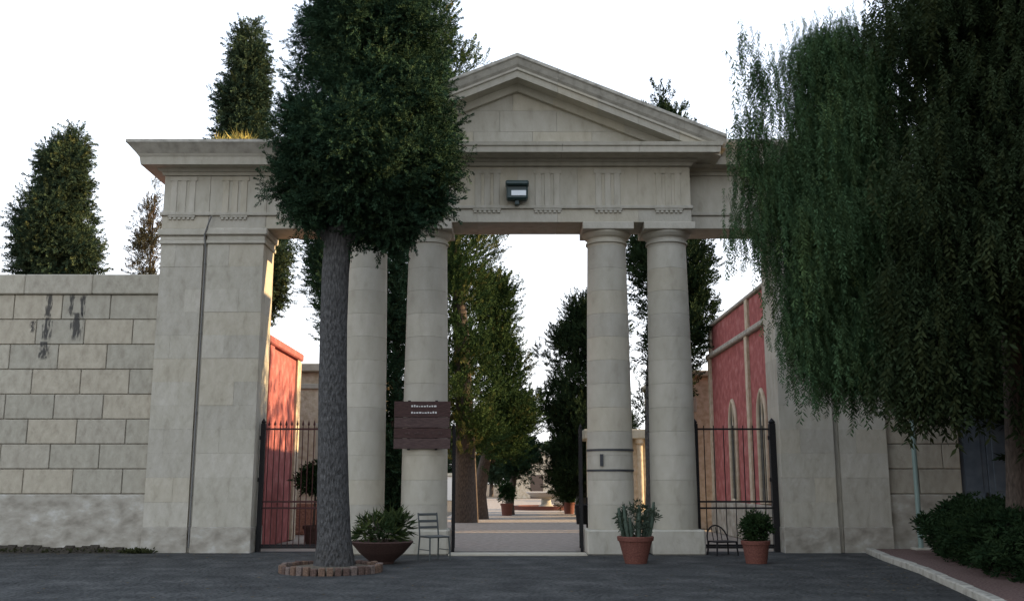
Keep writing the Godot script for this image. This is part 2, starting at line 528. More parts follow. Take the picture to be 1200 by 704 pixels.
# ---- stone helpers
func stone() -> Material:
	return mats["limestone_%d" % (rng.randi() % 4)]
func courses(parent: Node, called: String, a: Vector3, b: Vector3, rows: Array, lengths: Array, prefix: String, bev := 0.012, gap := 0.008, proud := 0.0) -> void:
	# blocks between x of a and b; rows are the heights of the bed joints; lengths[i] the upright joints of each row
	for i in rows.size() - 1:
		var js: Array = lengths[i % lengths.size()].duplicate()
		js.sort()
		var xs := [a.x]
		for j in js: if j > a.x + 0.12 and j < b.x - 0.12: xs.append(j)
		xs.append(b.x)
		for k in xs.size() - 1:
			var off := rng.randf_range(-0.004, 0.004) + proud
			bar(called, Vector3(xs[k] + gap / 2, rows[i] + gap / 2, a.z), Vector3(xs[k + 1] - gap / 2, rows[i + 1] - gap / 2, b.z + off), bev, mats["%s_%d" % [prefix, rng.randi() % 4]], parent)

# =====================================================================
func _ready() -> void:
	rng.seed = 20240
	# camera
	var cam := Camera3D.new()
	cam.name = "camera"
	add_child(cam)
	cam.position = EYE
	cam.rotation_degrees = Vector3(PITCH, 0, 0)
	cam.fov = rad_to_deg(2.0 * atan(352.0 / FOCAL))
	cam.near = 0.1
	cam.far = 2000.0
	cam.current = true
	# sky and exposure
	var sky_mat := ProceduralSkyMaterial.new()
	sky_mat.sky_top_color = Color(0.73, 0.79, 0.88)
	sky_mat.sky_horizon_color = Color(1.0, 1.0, 0.995)
	sky_mat.sky_curve = 0.22
	sky_mat.ground_bottom_color = Color(0.2, 0.19, 0.18)
	sky_mat.ground_horizon_color = Color(0.6, 0.58, 0.55)
	sky_mat.sun_angle_max = 1.0
	var sky := Sky.new()
	sky.sky_material = sky_mat
	var env := Environment.new()
	env.background_mode = Environment.BG_SKY
	env.sky = sky
	env.tonemap_mode = Environment.TONE_MAPPER_LINEAR
	env.tonemap_exposure = 2.15
	env.sdfgi_enabled = true
	env.ssao_enabled = true
	env.ssil_enabled = true
	var we := WorldEnvironment.new()
	we.name = "environment"
	we.environment = env
	add_child(we)
	# low sun from beyond the gate on the right
	var sun := DirectionalLight3D.new()
	sun.name = "sun"
	sun.light_energy = 1.6
	sun.light_color = Color(1.0, 0.86, 0.66)
	sun.light_angular_distance = 0.5
	sun.shadow_enabled = true
	add_child(sun)
	sun.look_at_from_position(Vector3(0.95, 0.325, -0.075), Vector3.ZERO, Vector3.UP)

	make_materials()
	spray_small = conifer_spray(30, 0.2, 0.042, 0.02)
	spray_mid = conifer_spray(26, 0.34, 0.09, 0.038)
	spray_far = conifer_spray(16, 0.6, 0.24, 0.10)
	strand = pepper_strand(22, 0.62, 0.07, 0.016)
	strand_dark = pepper_strand(18, 0.6, 0.085, 0.028)
	shrub_spray = broad_spray(14, 0.12, 0.085, 0.035)
	spiky_spray = broad_spray(12, 0.08, 0.24, 0.03)

	build_ground()
	build_gateway()
	build_walls()
	build_gates()
	build_buildings()
	build_avenue_trees()
	build_front_trees()
	build_small_things()

func sheet(x0: float, x1: float, z0: float, z1: float, y: float) -> ArrayMesh:
	var st := begin()
	face(st, [Vector3(x0, y, z0), Vector3(x1, y, z0), Vector3(x1, y, z1), Vector3(x0, y, z1)], Vector3.UP)
	return done(st)

func build_ground() -> void:
	struct("ground", sheet(-400, 400, -700, 200, -0.012), mats.soil)
	struct("road", sheet(-60, 60, -0.6, 90, 0.0), mats.asphalt)
	struct("avenue_path", sheet(-3.0, 3.0, -75, -0.6, 0.0), mats.paving)
	struct("forecourt", sheet(-14, 14, -11, -0.6, -0.005), mats.paving)
	# raised pavement on the right, held by a kerb of separate stones
	var line := [Vector3(7.55, 0, -0.05), Vector3(7.15, 0, 2.0), Vector3(6.73, 0, 4.77), Vector3(5.92, 0, 8.62), Vector3(5.0, 0, 12.5), Vector3(4.3, 0, 15.5)]
	var st := begin()
	for i in line.size() - 1:
		var a: Vector3 = line[i]
		var b: Vector3 = line[i + 1]
		face(st, [a + Vector3(0.1, 0.09, 0), b + Vector3(0.1, 0.09, 0), Vector3(40, 0.09, b.z), Vector3(40, 0.09, a.z)], Vector3.UP)
	struct("pavement", done(st), mats.brick_paving)
	var kerb := Node3D.new()
	kerb.name = "kerb"
	add_child(kerb)
	kerb.set_meta("kind", "structure")
	for i in line.size() - 1:
		var a: Vector3 = line[i]
		var b: Vector3 = line[i + 1]
		var n := int(ceil(a.distance_to(b) / 0.85))
		for k in n:
			var p := a.lerp(b, (k + 0.5) / n)
			var o := put("kerb_stone", cbox(Vector3(0.16, 0.16, a.distance_to(b) / n - 0.012), 0.018), mats.weathered_stone, kerb, p + Vector3(0.05, 0.03 + rng.randf_range(-0.008, 0.008), 0))
			o.rotation.y = atan2(b.x - a.x, b.z - a.z) + rng.randf_range(-0.012, 0.012)
	var st2 := begin()
	block(st2, Vector3(-1.45, -0.05, 0.1), Vector3(1.45, 0.03, 0.75))
	struct("threshold", done(st2), mats.limestone_2)

const Y_SOFFIT := 7.22
const Y_TAENIA := 7.52
const Y_FRIEZE := 8.46
const WING := -0.08   # front of piers and wings
const FRONT := 0.5    # front of the middle entablature
const BACK := -0.62

func build_gateway() -> void:
	var g := thing("gateway", "monumental pale limestone gateway with pediment, four round columns and square piers", "gateway")
	# columns
	for x in [-3.40, -2.03, 2.03, 3.40]:
		var c := group_part("column", g, Vector3(x, 0, 0))
		put("plinth", cbox(Vector3(1.12, 0.52, 1.12), 0.03), stone(), c, Vector3(0, 0.255, 0))
		var y := 0.515
		var n := 12
		var hgt := (6.72 - y) / n
		for i in n:
			var y0 := y + i * hgt
			var y1 := y0 + hgt
			var rr := []
			for k in 5:
				var yy := lerpf(y0 + 0.0035, y1 - 0.0035, k / 4.0)
				var t := (yy - 0.5) / 6.2
				rr.append(Vector2(0.505 - 0.07 * pow(t, 1.7), yy))
			var prof := [Vector2(0, y0 + 0.001), Vector2(rr[0].x - 0.004, y0 + 0.001)]
			prof.append_array(rr)
			prof.append_array([Vector2(rr[4].x - 0.004, y1 - 0.001), Vector2(0, y1 - 0.001)])
			put("drum", lathed(prof, 40), stone(), c, Vector3(0, 0, 0))
		put("capital", lathed([Vector2(0, 6.72), Vector2(0.435, 6.72), Vector2(0.435, 6.78), Vector2(0.47, 6.79), Vector2(0.47, 6.83), Vector2(0.44, 6.85), Vector2(0.44, 6.90), Vector2(0.49, 6.94), Vector2(0.535, 7.0), Vector2(0.545, 7.045), Vector2(0, 7.045)], 40), stone(), c)
		put("abacus", cbox(Vector3(1.14, 0.165, 1.14), 0.012), stone(), c, Vector3(0, 7.133, 0))
	# piers: two pilasters of ashlar each, with a groove between
	for s in [-1.0, 1.0]:
		var p := group_part("pier", g)
		var cuts := [[5.80, 6.98, 0.0], [7.12, 8.17, -0.06]] if s > 0 else [[-7.08, -5.80, 0.0], [-8.17, -7.2, -0.06]]
		for cpart in cuts:
			var z: float = WING + float(cpart[2])
			var rows := [0.55]
			for i in 12: rows.append(0.55 + (6.86 - 0.55) * (i + 1) / 12.0)
			var mid: float = (cpart[0] + cpart[1]) / 2.0
			courses(p, "block", Vector3(cpart[0], 0, -1.05), Vector3(cpart[1], 0, z), rows, [[], [mid + 0.12], [], [mid - 0.15]], "limestone", 0.002, 0.001)
			bar("plinth", Vector3(cpart[0] - 0.015, -0.05, -1.065), Vector3(cpart[1] + 0.015, 0.548, z + 0.022), 0.012, mats.plaster_base, p)
			bar("capital", Vector3(cpart[0] - 0.04, 6.865, -1.09), Vector3(cpart[1] + 0.04, 6.95, z + 0.045), 0.015, stone(), p)
			bar("capital", Vector3(cpart[0] - 0.02, 6.953, -1.07), Vector3(cpart[1] + 0.02, 7.06, z + 0.025), 0.01, stone(), p)
			bar("capital", Vector3(cpart[0] - 0.08, 7.063, -1.13), Vector3(cpart[1] + 0.08, Y_SOFFIT - 0.003, z + 0.085), 0.02, stone(), p)
		var gx := [6.98, 7.12] if s > 0 else [-7.2, -7.08]
		bar("groove_block", Vector3(gx[0] + 0.001, 0, -1.0), Vector3(gx[1] - 0.001, 7.2, WING - 0.13), 0.004, mats.limestone_3, p)
	# entablature
	var e := group_part("entablature", g)
	var cuts2 := [-3.9, -2.72, -0.9, 0.9, 2.72, 3.9]
	for i in cuts2.size() - 1:
		bar("architrave_block", Vector3(cuts2[i] + 0.001, Y_SOFFIT, BACK), Vector3(cuts2[i + 1] - 0.001, Y_TAENIA, FRONT), 0.004, stone(), e)
	for s in [-1.0, 1.0]:
		var xs := [3.905, 5.78, 7.1, 8.17]
		for i in 3:
			bar("architrave_block", Vector3(s * xs[i] + s * 0.003, Y_SOFFIT, -1.05), Vector3(s * xs[i + 1] - s * 0.003, Y_TAENIA, WING), 0.008, stone(), e)
			bar("frieze_block", Vector3(s * xs[i] + s * 0.003, Y_TAENIA + 0.082, -1.05), Vector3(s * xs[i + 1] - s * 0.003, Y_FRIEZE + 0.02, WING - 0.012), 0.006, stone(), e)
		var bx := [3.9, 8.22]
		bar("taenia", Vector3(s * bx[0], Y_TAENIA + 0.002, -1.1), Vector3(s * bx[1], Y_TAENIA + 0.08, WING + 0.05), 0.012, stone(), e)
		# wing cornice: stepped mouldings that also return round the outer end
		var tiers := [[8.482, 0.03, 8.56, 0.06], [8.562, 0.10, 8.62, 0.15], [8.622, 0.42, 8.80, 0.45], [8.802, 0.46, 8.86, 0.50], [8.862, 0.50, 9.06, 0.68], [9.062, 0.69, 9.13, 0.69]]
		for k in tiers.size():
			var t: Array = tiers[k]
			var st := begin()
			var xi := 3.9 if k < 2 else 4.02
			taper(st, t[0], s * xi, s * (8.17 + t[1]), -1.05 - t[1], WING + t[1], t[2], s * xi, s * (8.17 + t[3]), -1.05 - t[3], WING + t[3])
			put("cornice_moulding", done(st), mats.weathered_stone if k in [4, 5] else stone(), e)
	bar("taenia", Vector3(-3.94, Y_TAENIA + 0.002, BACK), Vector3(3.94, Y_TAENIA + 0.08, FRONT + 0.05), 0.012, mats.limestone_3, e)
	# middle frieze: triglyphs over the columns, plain metopes between
	var tri := [-3.4, -2.04, -0.68, 0.68, 2.04, 3.4]
	var y0 := Y_TAENIA + 0.082
	for i in tri.size():
		triglyph(e, tri[i], y0, FRONT)
	var mx := [-3.9]
	for i in tri.size() - 1: mx.append((tri[i] + tri[i + 1]) / 2.0)
	mx.append(3.9)
	for i in mx.size() - 1:
		bar("frieze_block", Vector3(mx[i] + 0.001, y0, BACK), Vector3(mx[i + 1] - 0.001, Y_FRIEZE + 0.06, FRONT - 0.03), 0.003, stone(), e)
	for x in [-7.72, -6.52, -5.2, 5.2, 6.52, 7.72]: triglyph(e, x, y0, WING + 0.018)
	# horizontal cornice under the pediment
	var hor := [[8.522, 0.04, 8.60, 0.09], [8.602, 0.14, 8.66, 0.16], [8.662, 0.58, 8.80, 0.60], [8.802, 0.63, 8.88, 0.65]]
	for k in hor.size():
		var t: Array = hor[k]
		var xs := [-1.0, -0.62, -0.2, 0.22, 0.6, 1.0] if k >= 2 else [-1.0, 1.0]
		for i in xs.size() - 1:
			var st := begin()
			var lim0: float = 3.9 + t[1]
			var lim1: float = 3.9 + t[3]
			var gl := 0.003
			taper(st, t[0], xs[i] * lim0 + gl, xs[i + 1] * lim0 - gl, BACK, FRONT + t[1], t[2], xs[i] * lim1 + gl, xs[i + 1] * lim1 - gl, BACK, FRONT + t[3])
			put("cornice_moulding", done(st), [mats.limestone_1, mats.limestone_3, mats.limestone_0, mats.limestone_1][k], e)
	# pediment
	var pd := group_part("pediment", g)
	var apex := 10.95
	var foot := 9.04
	var reach := 4.62
	var slope := (apex - foot) / reach
	# tympanum: ashlar cut by the rake
	var rows := [8.882, 9.35, 9.85, 10.4]
	for i in rows.size() - 1:
		var half: float = (apex - 0.42 - rows[i]) / slope
		var half_top: float = maxf((apex - 0.42 - rows[i + 1]) / slope, 0.02)
		var js := [-half]
		for q in [[-2.3, -1.0, 0.35, 1.7, 3.0], [-1.6, -0.4, 0.9, 2.0], [-0.1]][i]:
			if absf(q) < half_top - 0.2: js.append(q)
		js.append(half)
		for k in js.size() - 1:
			var st := begin()
			var l0: float = js[k] + 0.003
			var r0: float = js[k + 1] - 0.003
			var l1 := maxf(l0, -half_top)
			var r1 := minf(r0, half_top)
			taper(st, rows[i] + 0.002, l0, r0, -0.2, FRONT - 0.02 + rng.randf_range(-0.004, 0.004), rows[i + 1] - 0.002, l1, r1, -0.2, FRONT - 0.02)
			put("tympanum_block", done(st), stone(), pd)
	# raking cornice: three mouldings, each of several stones
	var profs := [
		[[Vector2(BACK, -0.66), Vector2(FRONT + 0.09, -0.66), Vector2(FRONT + 0.13, -0.56), Vector2(FRONT + 0.16, -0.50), Vector2(BACK, -0.50)], "limestone", 1],
		[[Vector2(BACK, -0.498), Vector2(FRONT + 0.50, -0.498), Vector2(FRONT + 0.52, -0.36), Vector2(FRONT + 0.56, -0.34), Vector2(FRONT + 0.56, -0.29), Vector2(BACK, -0.29)], "limestone", 1],
		[[Vector2(BACK, -0.288), Vector2(FRONT + 0.52, -0.288), Vector2(FRONT + 0.58, -0.22), Vector2(FRONT + 0.64, -0.10), Vector2(FRONT + 0.68, -0.07), Vector2(FRONT + 0.68, 0.0), Vector2(BACK, 0.0)], "weathered", 1]]
	for s in [-1.0, 1.0]:
		for k in 3:
			var far: float = [4.05, 4.5, reach][k]
			var n := 5
			for i in n:
				var xa := far * i / n + (0.002 if i > 0 else 0.0)
				var xb := far * (i + 1) / n - 0.002
				var m := swept(profs[k][0], Vector3(s * xa, apex - slope * xa, 0), Vector3(s * xb, apex - slope * xb, 0))
				put("raking_cornice_stone", m, mats.weathered_stone if k == 2 else stone(), pd)

func triglyph(e: Node, x: float, y0: float, z: float) -> void:
	var st := begin()
	block(st, Vector3(x - 0.31, Y_FRIEZE - 0.10, z - 0.06), Vector3(x + 0.31, Y_FRIEZE - 0.005, z - 0.004))
	for k in 3:
		var c := x + (k - 1) * 0.21
		hexa(st, [Vector3(c - 0.095, y0 + 0.002, z - 0.06), Vector3(c + 0.095, y0 + 0.002, z - 0.06), Vector3(c + 0.06, y0 + 0.002, z - 0.01), Vector3(c - 0.06, y0 + 0.002, z - 0.01)],
			[Vector3(c - 0.095, Y_FRIEZE - 0.101, z - 0.06), Vector3(c + 0.095, Y_FRIEZE - 0.101, z - 0.06), Vector3(c + 0.06, Y_FRIEZE - 0.101, z - 0.01), Vector3(c - 0.06, Y_FRIEZE - 0.101, z - 0.01)])
	put("triglyph", done(st), stone(), e)
	var st2 := begin()
	var zz := z + (0.0 if z > 0 else -0.018)
	block(st2, Vector3(x - 0.31, Y_TAENIA - 0.035, zz - 0.02), Vector3(x + 0.31, Y_TAENIA, zz + 0.04))
	for k in 6:
		var c := x - 0.26 + k * 0.104
		taper(st2, Y_TAENIA - 0.085, c - 0.034, c + 0.034, zz + 0.002, zz + 0.036, Y_TAENIA - 0.036, c - 0.024, c + 0.024, zz + 0.002, zz + 0.03)
	put("guttae", done(st2), mats.limestone_3, e)

func build_walls() -> void:
	var z := -0.3
	# left: heights of the bed joints read from the photograph on the wall's plane
	var w := thing("boundary_wall", "pale limestone boundary wall with recessed joints and dark streaks under its coping", "wall")
	var tops := []
	for i in 9: tops.append(at_z(100, 345.0 + 29.2 * (8 - i), z).y)
	var joints_a := []
	var joints_b := []
	for i in 40:
		joints_a.append(-8.2 - 0.55 - 1.1 * i)
		joints_b.append(-8.2 - 1.1 * i)
	bar("backing", Vector3(-30, -0.1, -0.75), Vector3(-8.175, tops[8] - 0.004, z - 0.035), 0.004, mats.mortar, w)
	courses(w, "block", Vector3(-15.4, 0, z - 0.2), Vector3(-8.172, 0, z), tops, [joints_a, joints_b], "wall_stone", 0.010, 0.020)
	bar("base_course", Vector3(-30, -0.1, z - 0.2), Vector3(-8.172, tops[0] - 0.012, z + 0.035), 0.015, mats.plaster_base, w)
	var cx := -8.172
	for i in 6:
		bar("coping_slab", Vector3(cx - 1.55, tops[8] + 0.002, -0.85), Vector3(cx - 0.006, at_z(100, 322, z).y, z + 0.06), 0.02, mats["wall_stone_%d" % [3, 1, 0, 3, 1, 2][i]], w)
		cx -= 1.55
	for sp in [[58, 345, 374, 0.10], [55, 372, 400, 0.13], [51, 400, 422, 0.14], [84, 345, 370, 0.07], [90, 366, 400, 0.17], [97, 346, 374, 0.08], [38, 376, 390, 0.07]]:
		stain(w, at_z(sp[0], sp[1], z + 0.006), at_z(sp[0], sp[2], z + 0.006).y, sp[3])
	# right: the same wall behind the trees, with a door
	var r := thing("boundary_wall", "shaded limestone boundary wall behind the hedge and weeping tree", "wall")
	var d0 := at_z(1128, 560, z).x
	var d1 := at_z(1196, 560, z).x
	var ja := []
	var jb := []
	for i in 20:
		ja.append(8.2 + 0.7 + 1.1 * i)
		jb.append(8.2 + 1.25 + 1.1 * i)
	courses(r, "block", Vector3(8.172, 0, z - 0.2), Vector3(d0, 0, z), tops, [ja, jb], "wall_stone", 0.010, 0.020)
	courses(r, "block", Vector3(d1, 0, z - 0.2), Vector3(14.0, 0, z), tops, [ja, jb], "wall_stone", 0.010, 0.020)
	var over := [tops[5], tops[6], tops[7], tops[8]]
	courses(r, "block", Vector3(d0, 0, z - 0.2), Vector3(d1, 0, z), over, [ja, jb], "wall_stone", 0.010, 0.020)
	bar("backing", Vector3(8.172, -0.1, -0.75), Vector3(d0, tops[8] - 0.004, z - 0.035), 0.004, mats.mortar, r)
	bar("backing", Vector3(d1, -0.1, -0.75), Vector3(32, tops[8] - 0.004, z - 0.035), 0.004, mats.mortar, r)
	bar("backing", Vector3(d0, tops[5] - 0.01, -0.75), Vector3(d1, tops[8] - 0.004, z - 0.035), 0.004, mats.mortar, r)
	bar("base_course", Vector3(8.172, -0.1, z - 0.2), Vector3(d0, tops[0] - 0.012, z + 0.035), 0.015, mats.plaster_base, r)
	bar("base_course", Vector3(d1, -0.1, z - 0.2), Vector3(32, tops[0] - 0.012, z + 0.035), 0.015, mats.plaster_base, r)
	for i in 5:
		bar("coping_slab", Vector3(8.176 + 1.6 * i, tops[8] + 0.002, -0.85), Vector3(8.172 + 1.6 * i + 1.594, at_z(100, 322, z).y, z + 0.06), 0.02, mats["wall_stone_%d" % (i % 4)], r)
	var dr := group_part("door", r)
	var mid := (d0 + d1) / 2.0
	for q in [[d0 + 0.01, mid - 0.006], [mid + 0.006, d1 - 0.01]]:
		bar("door_leaf", Vector3(q[0], 0.06, z - 0.16), Vector3(q[1], tops[5] - 0.02, z - 0.11), 0.01, mats.blue_door, dr)
		bar("door_panel", Vector3(q[0] + 0.12, 1.3, z - 0.12), Vector3(q[1] - 0.12, tops[5] - 0.2, z - 0.095), 0.008, mats.blue_door, dr)
		bar("door_panel", Vector3(q[0] + 0.12, 0.25, z - 0.12), Vector3(q[1] - 0.12, 1.15, z - 0.095), 0.008, mats.blue_door, dr)
	bar("door_handle", Vector3(mid - 0.09, 1.1, z - 0.11), Vector3(mid - 0.05, 1.28, z - 0.05), 0.01, mats.iron, dr)

func stain(parent: Node, top: Vector3, low: float, half: float) -> void:
	# dark run of soot and lichen with a ragged edge of its own
	var size := 64
	var im := Image.create(size, size, false, Image.FORMAT_RGBA8)
	var n := noise(0.07, int(absf(top.x * 100.0)), 4)
	for y in size:
		for x in size:
			var e := 1.0 - absf(x - 31.5) / 31.5
			var a := clampf((e - 0.25 + n.get_noise_2d(x * 0.9, y * 0.5) * 1.0) * 1.3, 0.0, 0.62)
			a *= clampf((size - y) / 12.0, 0.0, 1.0) * clampf((y + 2) / 4.0, 0.0, 1.0)
			im.set_pixel(x, y, Color(0.19, 0.19, 0.2, a))
	var m := StandardMaterial3D.new()
	m.resource_name = "soot_stain"
	m.albedo_texture = ImageTexture.create_from_image(im)
	m.transparency = BaseMaterial3D.TRANSPARENCY_ALPHA
	m.roughness = 0.95
	var st := SurfaceTool.new()
	st.begin(Mesh.PRIMITIVE_TRIANGLES)
	var a := Vector3(top.x - half, top.y, top.z)
	var b := Vector3(top.x + half, top.y, top.z)
	var c := Vector3(top.x + half, low, top.z)
	var d := Vector3(top.x - half, low, top.z)
	for e in [[a, Vector2(0, 0)], [b, Vector2(1, 0)], [c, Vector2(1, 1)], [a, Vector2(0, 0)], [c, Vector2(1, 1)], [d, Vector2(0, 1)]]:
		st.set_normal(Vector3.BACK)
		st.set_uv(e[1])
		st.add_vertex(e[0])
	put("stain", st.commit(), m, parent)

# iron gate leaf from x = 0 to width, foot at y = 0
func gate_leaf(called: String, label: String, at: Vector3, turn: float, width: float, hgt: float, pickets: int, thick: float, plain_tops: bool, mat: Material) -> Node3D:
	var g := thing(called, label, "gate", at, turn)
	for x in [0.0, width]:
		var p := group_part("post", g)
		bar("upright", Vector3(x - thick, -0.02, -thick), Vector3(x + thick, hgt + 0.06, thick), 0.006, mats.iron, p)
		put("finial", lathed([Vector2(0, 0), Vector2(thick * 0.8, 0.0), Vector2(thick * 1.1, 0.04), Vector2(thick * 0.5, 0.09), Vector2(0, 0.13)], 10), mats.iron, p, Vector3(x, hgt + 0.06, 0))
		for hy in [0.35, hgt * 0.55, hgt - 0.3]:
			bar("hinge", Vector3(x - thick - 0.03, hy, -0.02), Vector3(x - thick + 0.005, hy + 0.09, 0.02), 0.004, mats.iron, p)
	for y in [0.07, 0.92, 1.06, hgt - 0.06]:
		bar("rail", Vector3(thick, y - 0.02, -0.017), Vector3(width - thick, y + 0.02, 0.017), 0.004, mats.iron if y < 0.5 else mat, g)
	if true:
		bar("kick_plate", Vector3(thick, 0.092, -0.006), Vector3(width - thick, 0.14, 0.006), 0.002, mats.iron, g)
	for i in pickets:
		var x := width * (i + 1) / (pickets + 1)
		var pk := group_part("picket", g)
		put("bar", tubed([Vector3(x, 0.08, 0.0), Vector3(x, hgt + 0.02, 0)], [0.011, 0.011], 6), mat, pk)
		if not plain_tops: put("spear", lathed([Vector2(0, 0), Vector2(0.02, 0.0), Vector2(0.026, 0.03), Vector2(0.0, 0.13)], 8), mat, pk, Vector3(x, hgt + 0.02, 0))
	return g

func build_gates() -> void:
	var z := -0.5
	gate_leaf("iron_gate", "closed dark iron gate between the left pier and red building corner, behind the cypress trunk", Vector3(-5.72, 0.02, z), 0.0, 1.78, 2.72, 13, 0.05, false, mats.red_iron)
	gate_leaf("iron_gate", "closed black iron gate with thin plain bars beside a small potted shrub", Vector3(3.98, 0.02, z), 0.0, 1.76, 2.72, 7, 0.075, true, mats.iron)
	gate_leaf("iron_gate", "open black iron gate leaf swung inward beside the column with brown signboards", Vector3(-1.42, 0.02, z + 0.1), PI / 2 + 0.05, 1.35, 2.6, 9, 0.035, false, mats.iron)
	gate_leaf("iron_gate", "open black iron gate leaf swung inward beside the column with dark straps", Vector3(1.42, 0.02, z + 0.1), PI / 2 - 0.05, 1.35, 2.6, 9, 0.035, false, mats.iron)

func pointed_window(parent: Node, at: Vector3, w: float, h: float, sx: float) -> void:
	# gothic window in a wall whose face looks along sx * x; at is the sill's middle
	var p := group_part("window", parent, at)
	var pts := []
	for k in 7:
		var a := PI * 0.5 * (1.0 - k / 6.0) * 0.66
		pts.append(Vector3(0, h + w * 1.0 * (sin(PI / 3.0) - sin(PI / 3.0) * (k / 6.0)) , 0))
	var poly := [Vector2(-w / 2, 0), Vector2(w / 2, 0), Vector2(w / 2, h)]
	for k in range(1, 6):
		var a := k / 5.0 * PI / 3.0
		poly.append(Vector2(-w / 2 + w * cos(a), h + w * sin(a)))
	for k in range(1, 6):
		var a := PI / 3.0 * (1.0 - k / 5.0)
		poly.append(Vector2(w / 2 - w * cos(a), h + w * sin(a)))
	var st := begin()
	var tri := Geometry2D.triangulate_polygon(PackedVector2Array(poly))
	for i in range(0, tri.size(), 3):
		var f := []
		for k in 3: f.append(Vector3(sx * 0.012, poly[tri[i + k]].y, poly[tri[i + k]].x))
		face(st, f, Vector3(sx, 0, 0))
	put("pane", done(st), mats.window_glass, p)
	var line := []
	var rr := []
	for q in poly:
		line.append(Vector3(sx * 0.03, q.y, q.x)); rr.append(0.06)
	line.append(line[0]); rr.append(0.06)
	put("frame", tubed(line, rr, 6), mats.cream_plaster, p)
	bar("mullion", Vector3(sx * 0.014, 0, -0.03), Vector3(sx * 0.05, h + w * 0.7, 0.03), 0.006, mats.cream_plaster, p)

func build_buildings() -> void:
	# right: long red building, side wall along the avenue
	var rx := 6.2
	var b := thing("red_building", "red plastered chapel-like building with cream pilasters and pointed windows behind the right gate", "building")
	var zf := -9.4
	bar("wall", Vector3(rx, 0, zf), Vector3(rx + 6.5, 5.35, -1.6), 0.02, mats.red_plaster, b)
	bar("parapet", Vector3(rx + 0.04, 5.502, zf + 0.04), Vector3(rx + 6.4, 6.35, -1.64), 0.02, mats.red_plaster, b)
	bar("cornice", Vector3(rx - 0.12, 5.352, zf - 0.12), Vector3(rx + 6.6, 5.50, -1.5), 0.03, mats.weathered_stone, b)
	bar("coping", Vector3(rx - 0.04, 6.352, zf - 0.03), Vector3(rx + 6.5, 6.45, -1.56), 0.02, mats.weathered_stone, b)
	for z in [-1.85, -4.3, -9.25]:
		bar("pilaster", Vector3(rx - 0.08, 0.4, z - 0.13), Vector3(rx + 0.02, 5.35, z + 0.13), 0.015, mats.cream_plaster, b)
		bar("pilaster", Vector3(rx - 0.03, 5.503, z - 0.14), Vector3(rx + 0.06, 6.35, z + 0.14), 0.015, mats.cream_plaster, b)
	for z in [-3.0, -6.3]: pointed_window(b, Vector3(rx, 1.0, z), 0.8, 2.1, -1.0)
	bar("base_course", Vector3(rx - 0.11, 0, zf - 0.05), Vector3(rx + 6.5, 0.95, -1.55), 0.02, mats.plaster_base, b)
	# cream house behind it, facing the gate
	var c := thing("cream_house", "cream plastered house with stone quoins behind the red chapel-like building", "building")
	bar("wall", Vector3(5.1, 0, -17), Vector3(13, 5.0, -11.2), 0.02, mats.cream_plaster, c)
	bar("cornice", Vector3(4.98, 5.003, -17.1), Vector3(13.1, 5.2, -11.05), 0.03, mats.limestone_2, c)
	for i in 9:
		bar("quoin", Vector3(5.07, 0.1 + i * 0.53, -11.6), Vector3(5.07 + (1.0 if i % 2 else 0.62), 0.58 + i * 0.53, -11.17), 0.02, stone(), c)
	house_window(c, Vector3(7.2, 1.2, -11.2), 0.6, 1.5)
	# left: red building nearer the gate, cream one beyond
	var l := thing("red_building", "low red plastered building with sunlit side wall behind the left gate", "building")
	var lx := -5.95
	bar("wall", Vector3(lx - 6.5, 0, -4.9), Vector3(lx, 4.75, -1.3), 0.02, mats.red_plaster, l)
	bar("cornice", Vector3(lx - 6.5, 4.752, -5.0), Vector3(lx + 0.12, 4.95, -1.2), 0.03, mats.red_plaster, l)
	bar("pilaster", Vector3(lx - 0.1, 0.02, -4.98), Vector3(lx + 0.07, 4.75, -4.55), 0.015, mats.cream_plaster, l)
	bar("pilaster", Vector3(lx - 0.1, 0.02, -1.9), Vector3(lx + 0.07, 4.75, -1.5), 0.015, mats.red_plaster, l)
	var k := thing("cream_house", "cream plastered low house with flat cornice beyond the sunlit red wall", "building")
	bar("wall", Vector3(-13, 0, -14), Vector3(-4.6, 4.75, -7.6), 0.02, mats.cream_plaster, k)
	bar("cornice", Vector3(-13, 4.753, -14.1), Vector3(-4.42, 5.0, -7.42), 0.03, mats.limestone_2, k)
	bar("string_course", Vector3(-13, 4.25, -7.65), Vector3(-4.56, 4.4, -7.54), 0.015, mats.limestone_1, k)
	bar("base_course", Vector3(-13, 0, -7.65), Vector3(-4.55, 0.9, -7.52), 0.02, mats.roof_tile, k)
	house_window(k, Vector3(-5.5, 1.5, -7.6), 0.7, 1.6)
	# small mausoleum between the right columns
	var m := thing("mausoleum", "small cream mausoleum with corner columns seen between the right-hand columns", "building", Vector3(3.75, 0, -20))
	bar("wall", Vector3(-0.55, 0.3, -2.5), Vector3(2.2, 3.3, -0.3), 0.02, mats.cream_plaster, m)
	bar("step", Vector3(-0.9, 0, -2.7), Vector3(2.5, 0.298, 0.3), 0.02, stone(), m)
	for x in [-0.55, 0.5, 1.5]:
		put("column", lathed([Vector2(0.19, 0.3), Vector2(0.19, 0.42), Vector2(0.15, 0.44), Vector2(0.13, 3.05), Vector2(0.19, 3.12), Vector2(0.19, 3.3)], 16), mats.cream_plaster, m, Vector3(x, 0, 0.02))
	bar("entablature", Vector3(-0.85, 3.302, -2.6), Vector3(2.45, 3.7, 0.25), 0.03, mats.limestone_2, m)
	# far chapel closing the avenue, tombs at both sides
	var ch := thing("chapel", "small cream gabled chapel closing the far end of the avenue", "building", Vector3(2.2, 0, -72))
	bar("wall", Vector3(-2.3, 0, -5), Vector3(2.3, 3.2, 0), 0.03, mats.cream_plaster, ch)
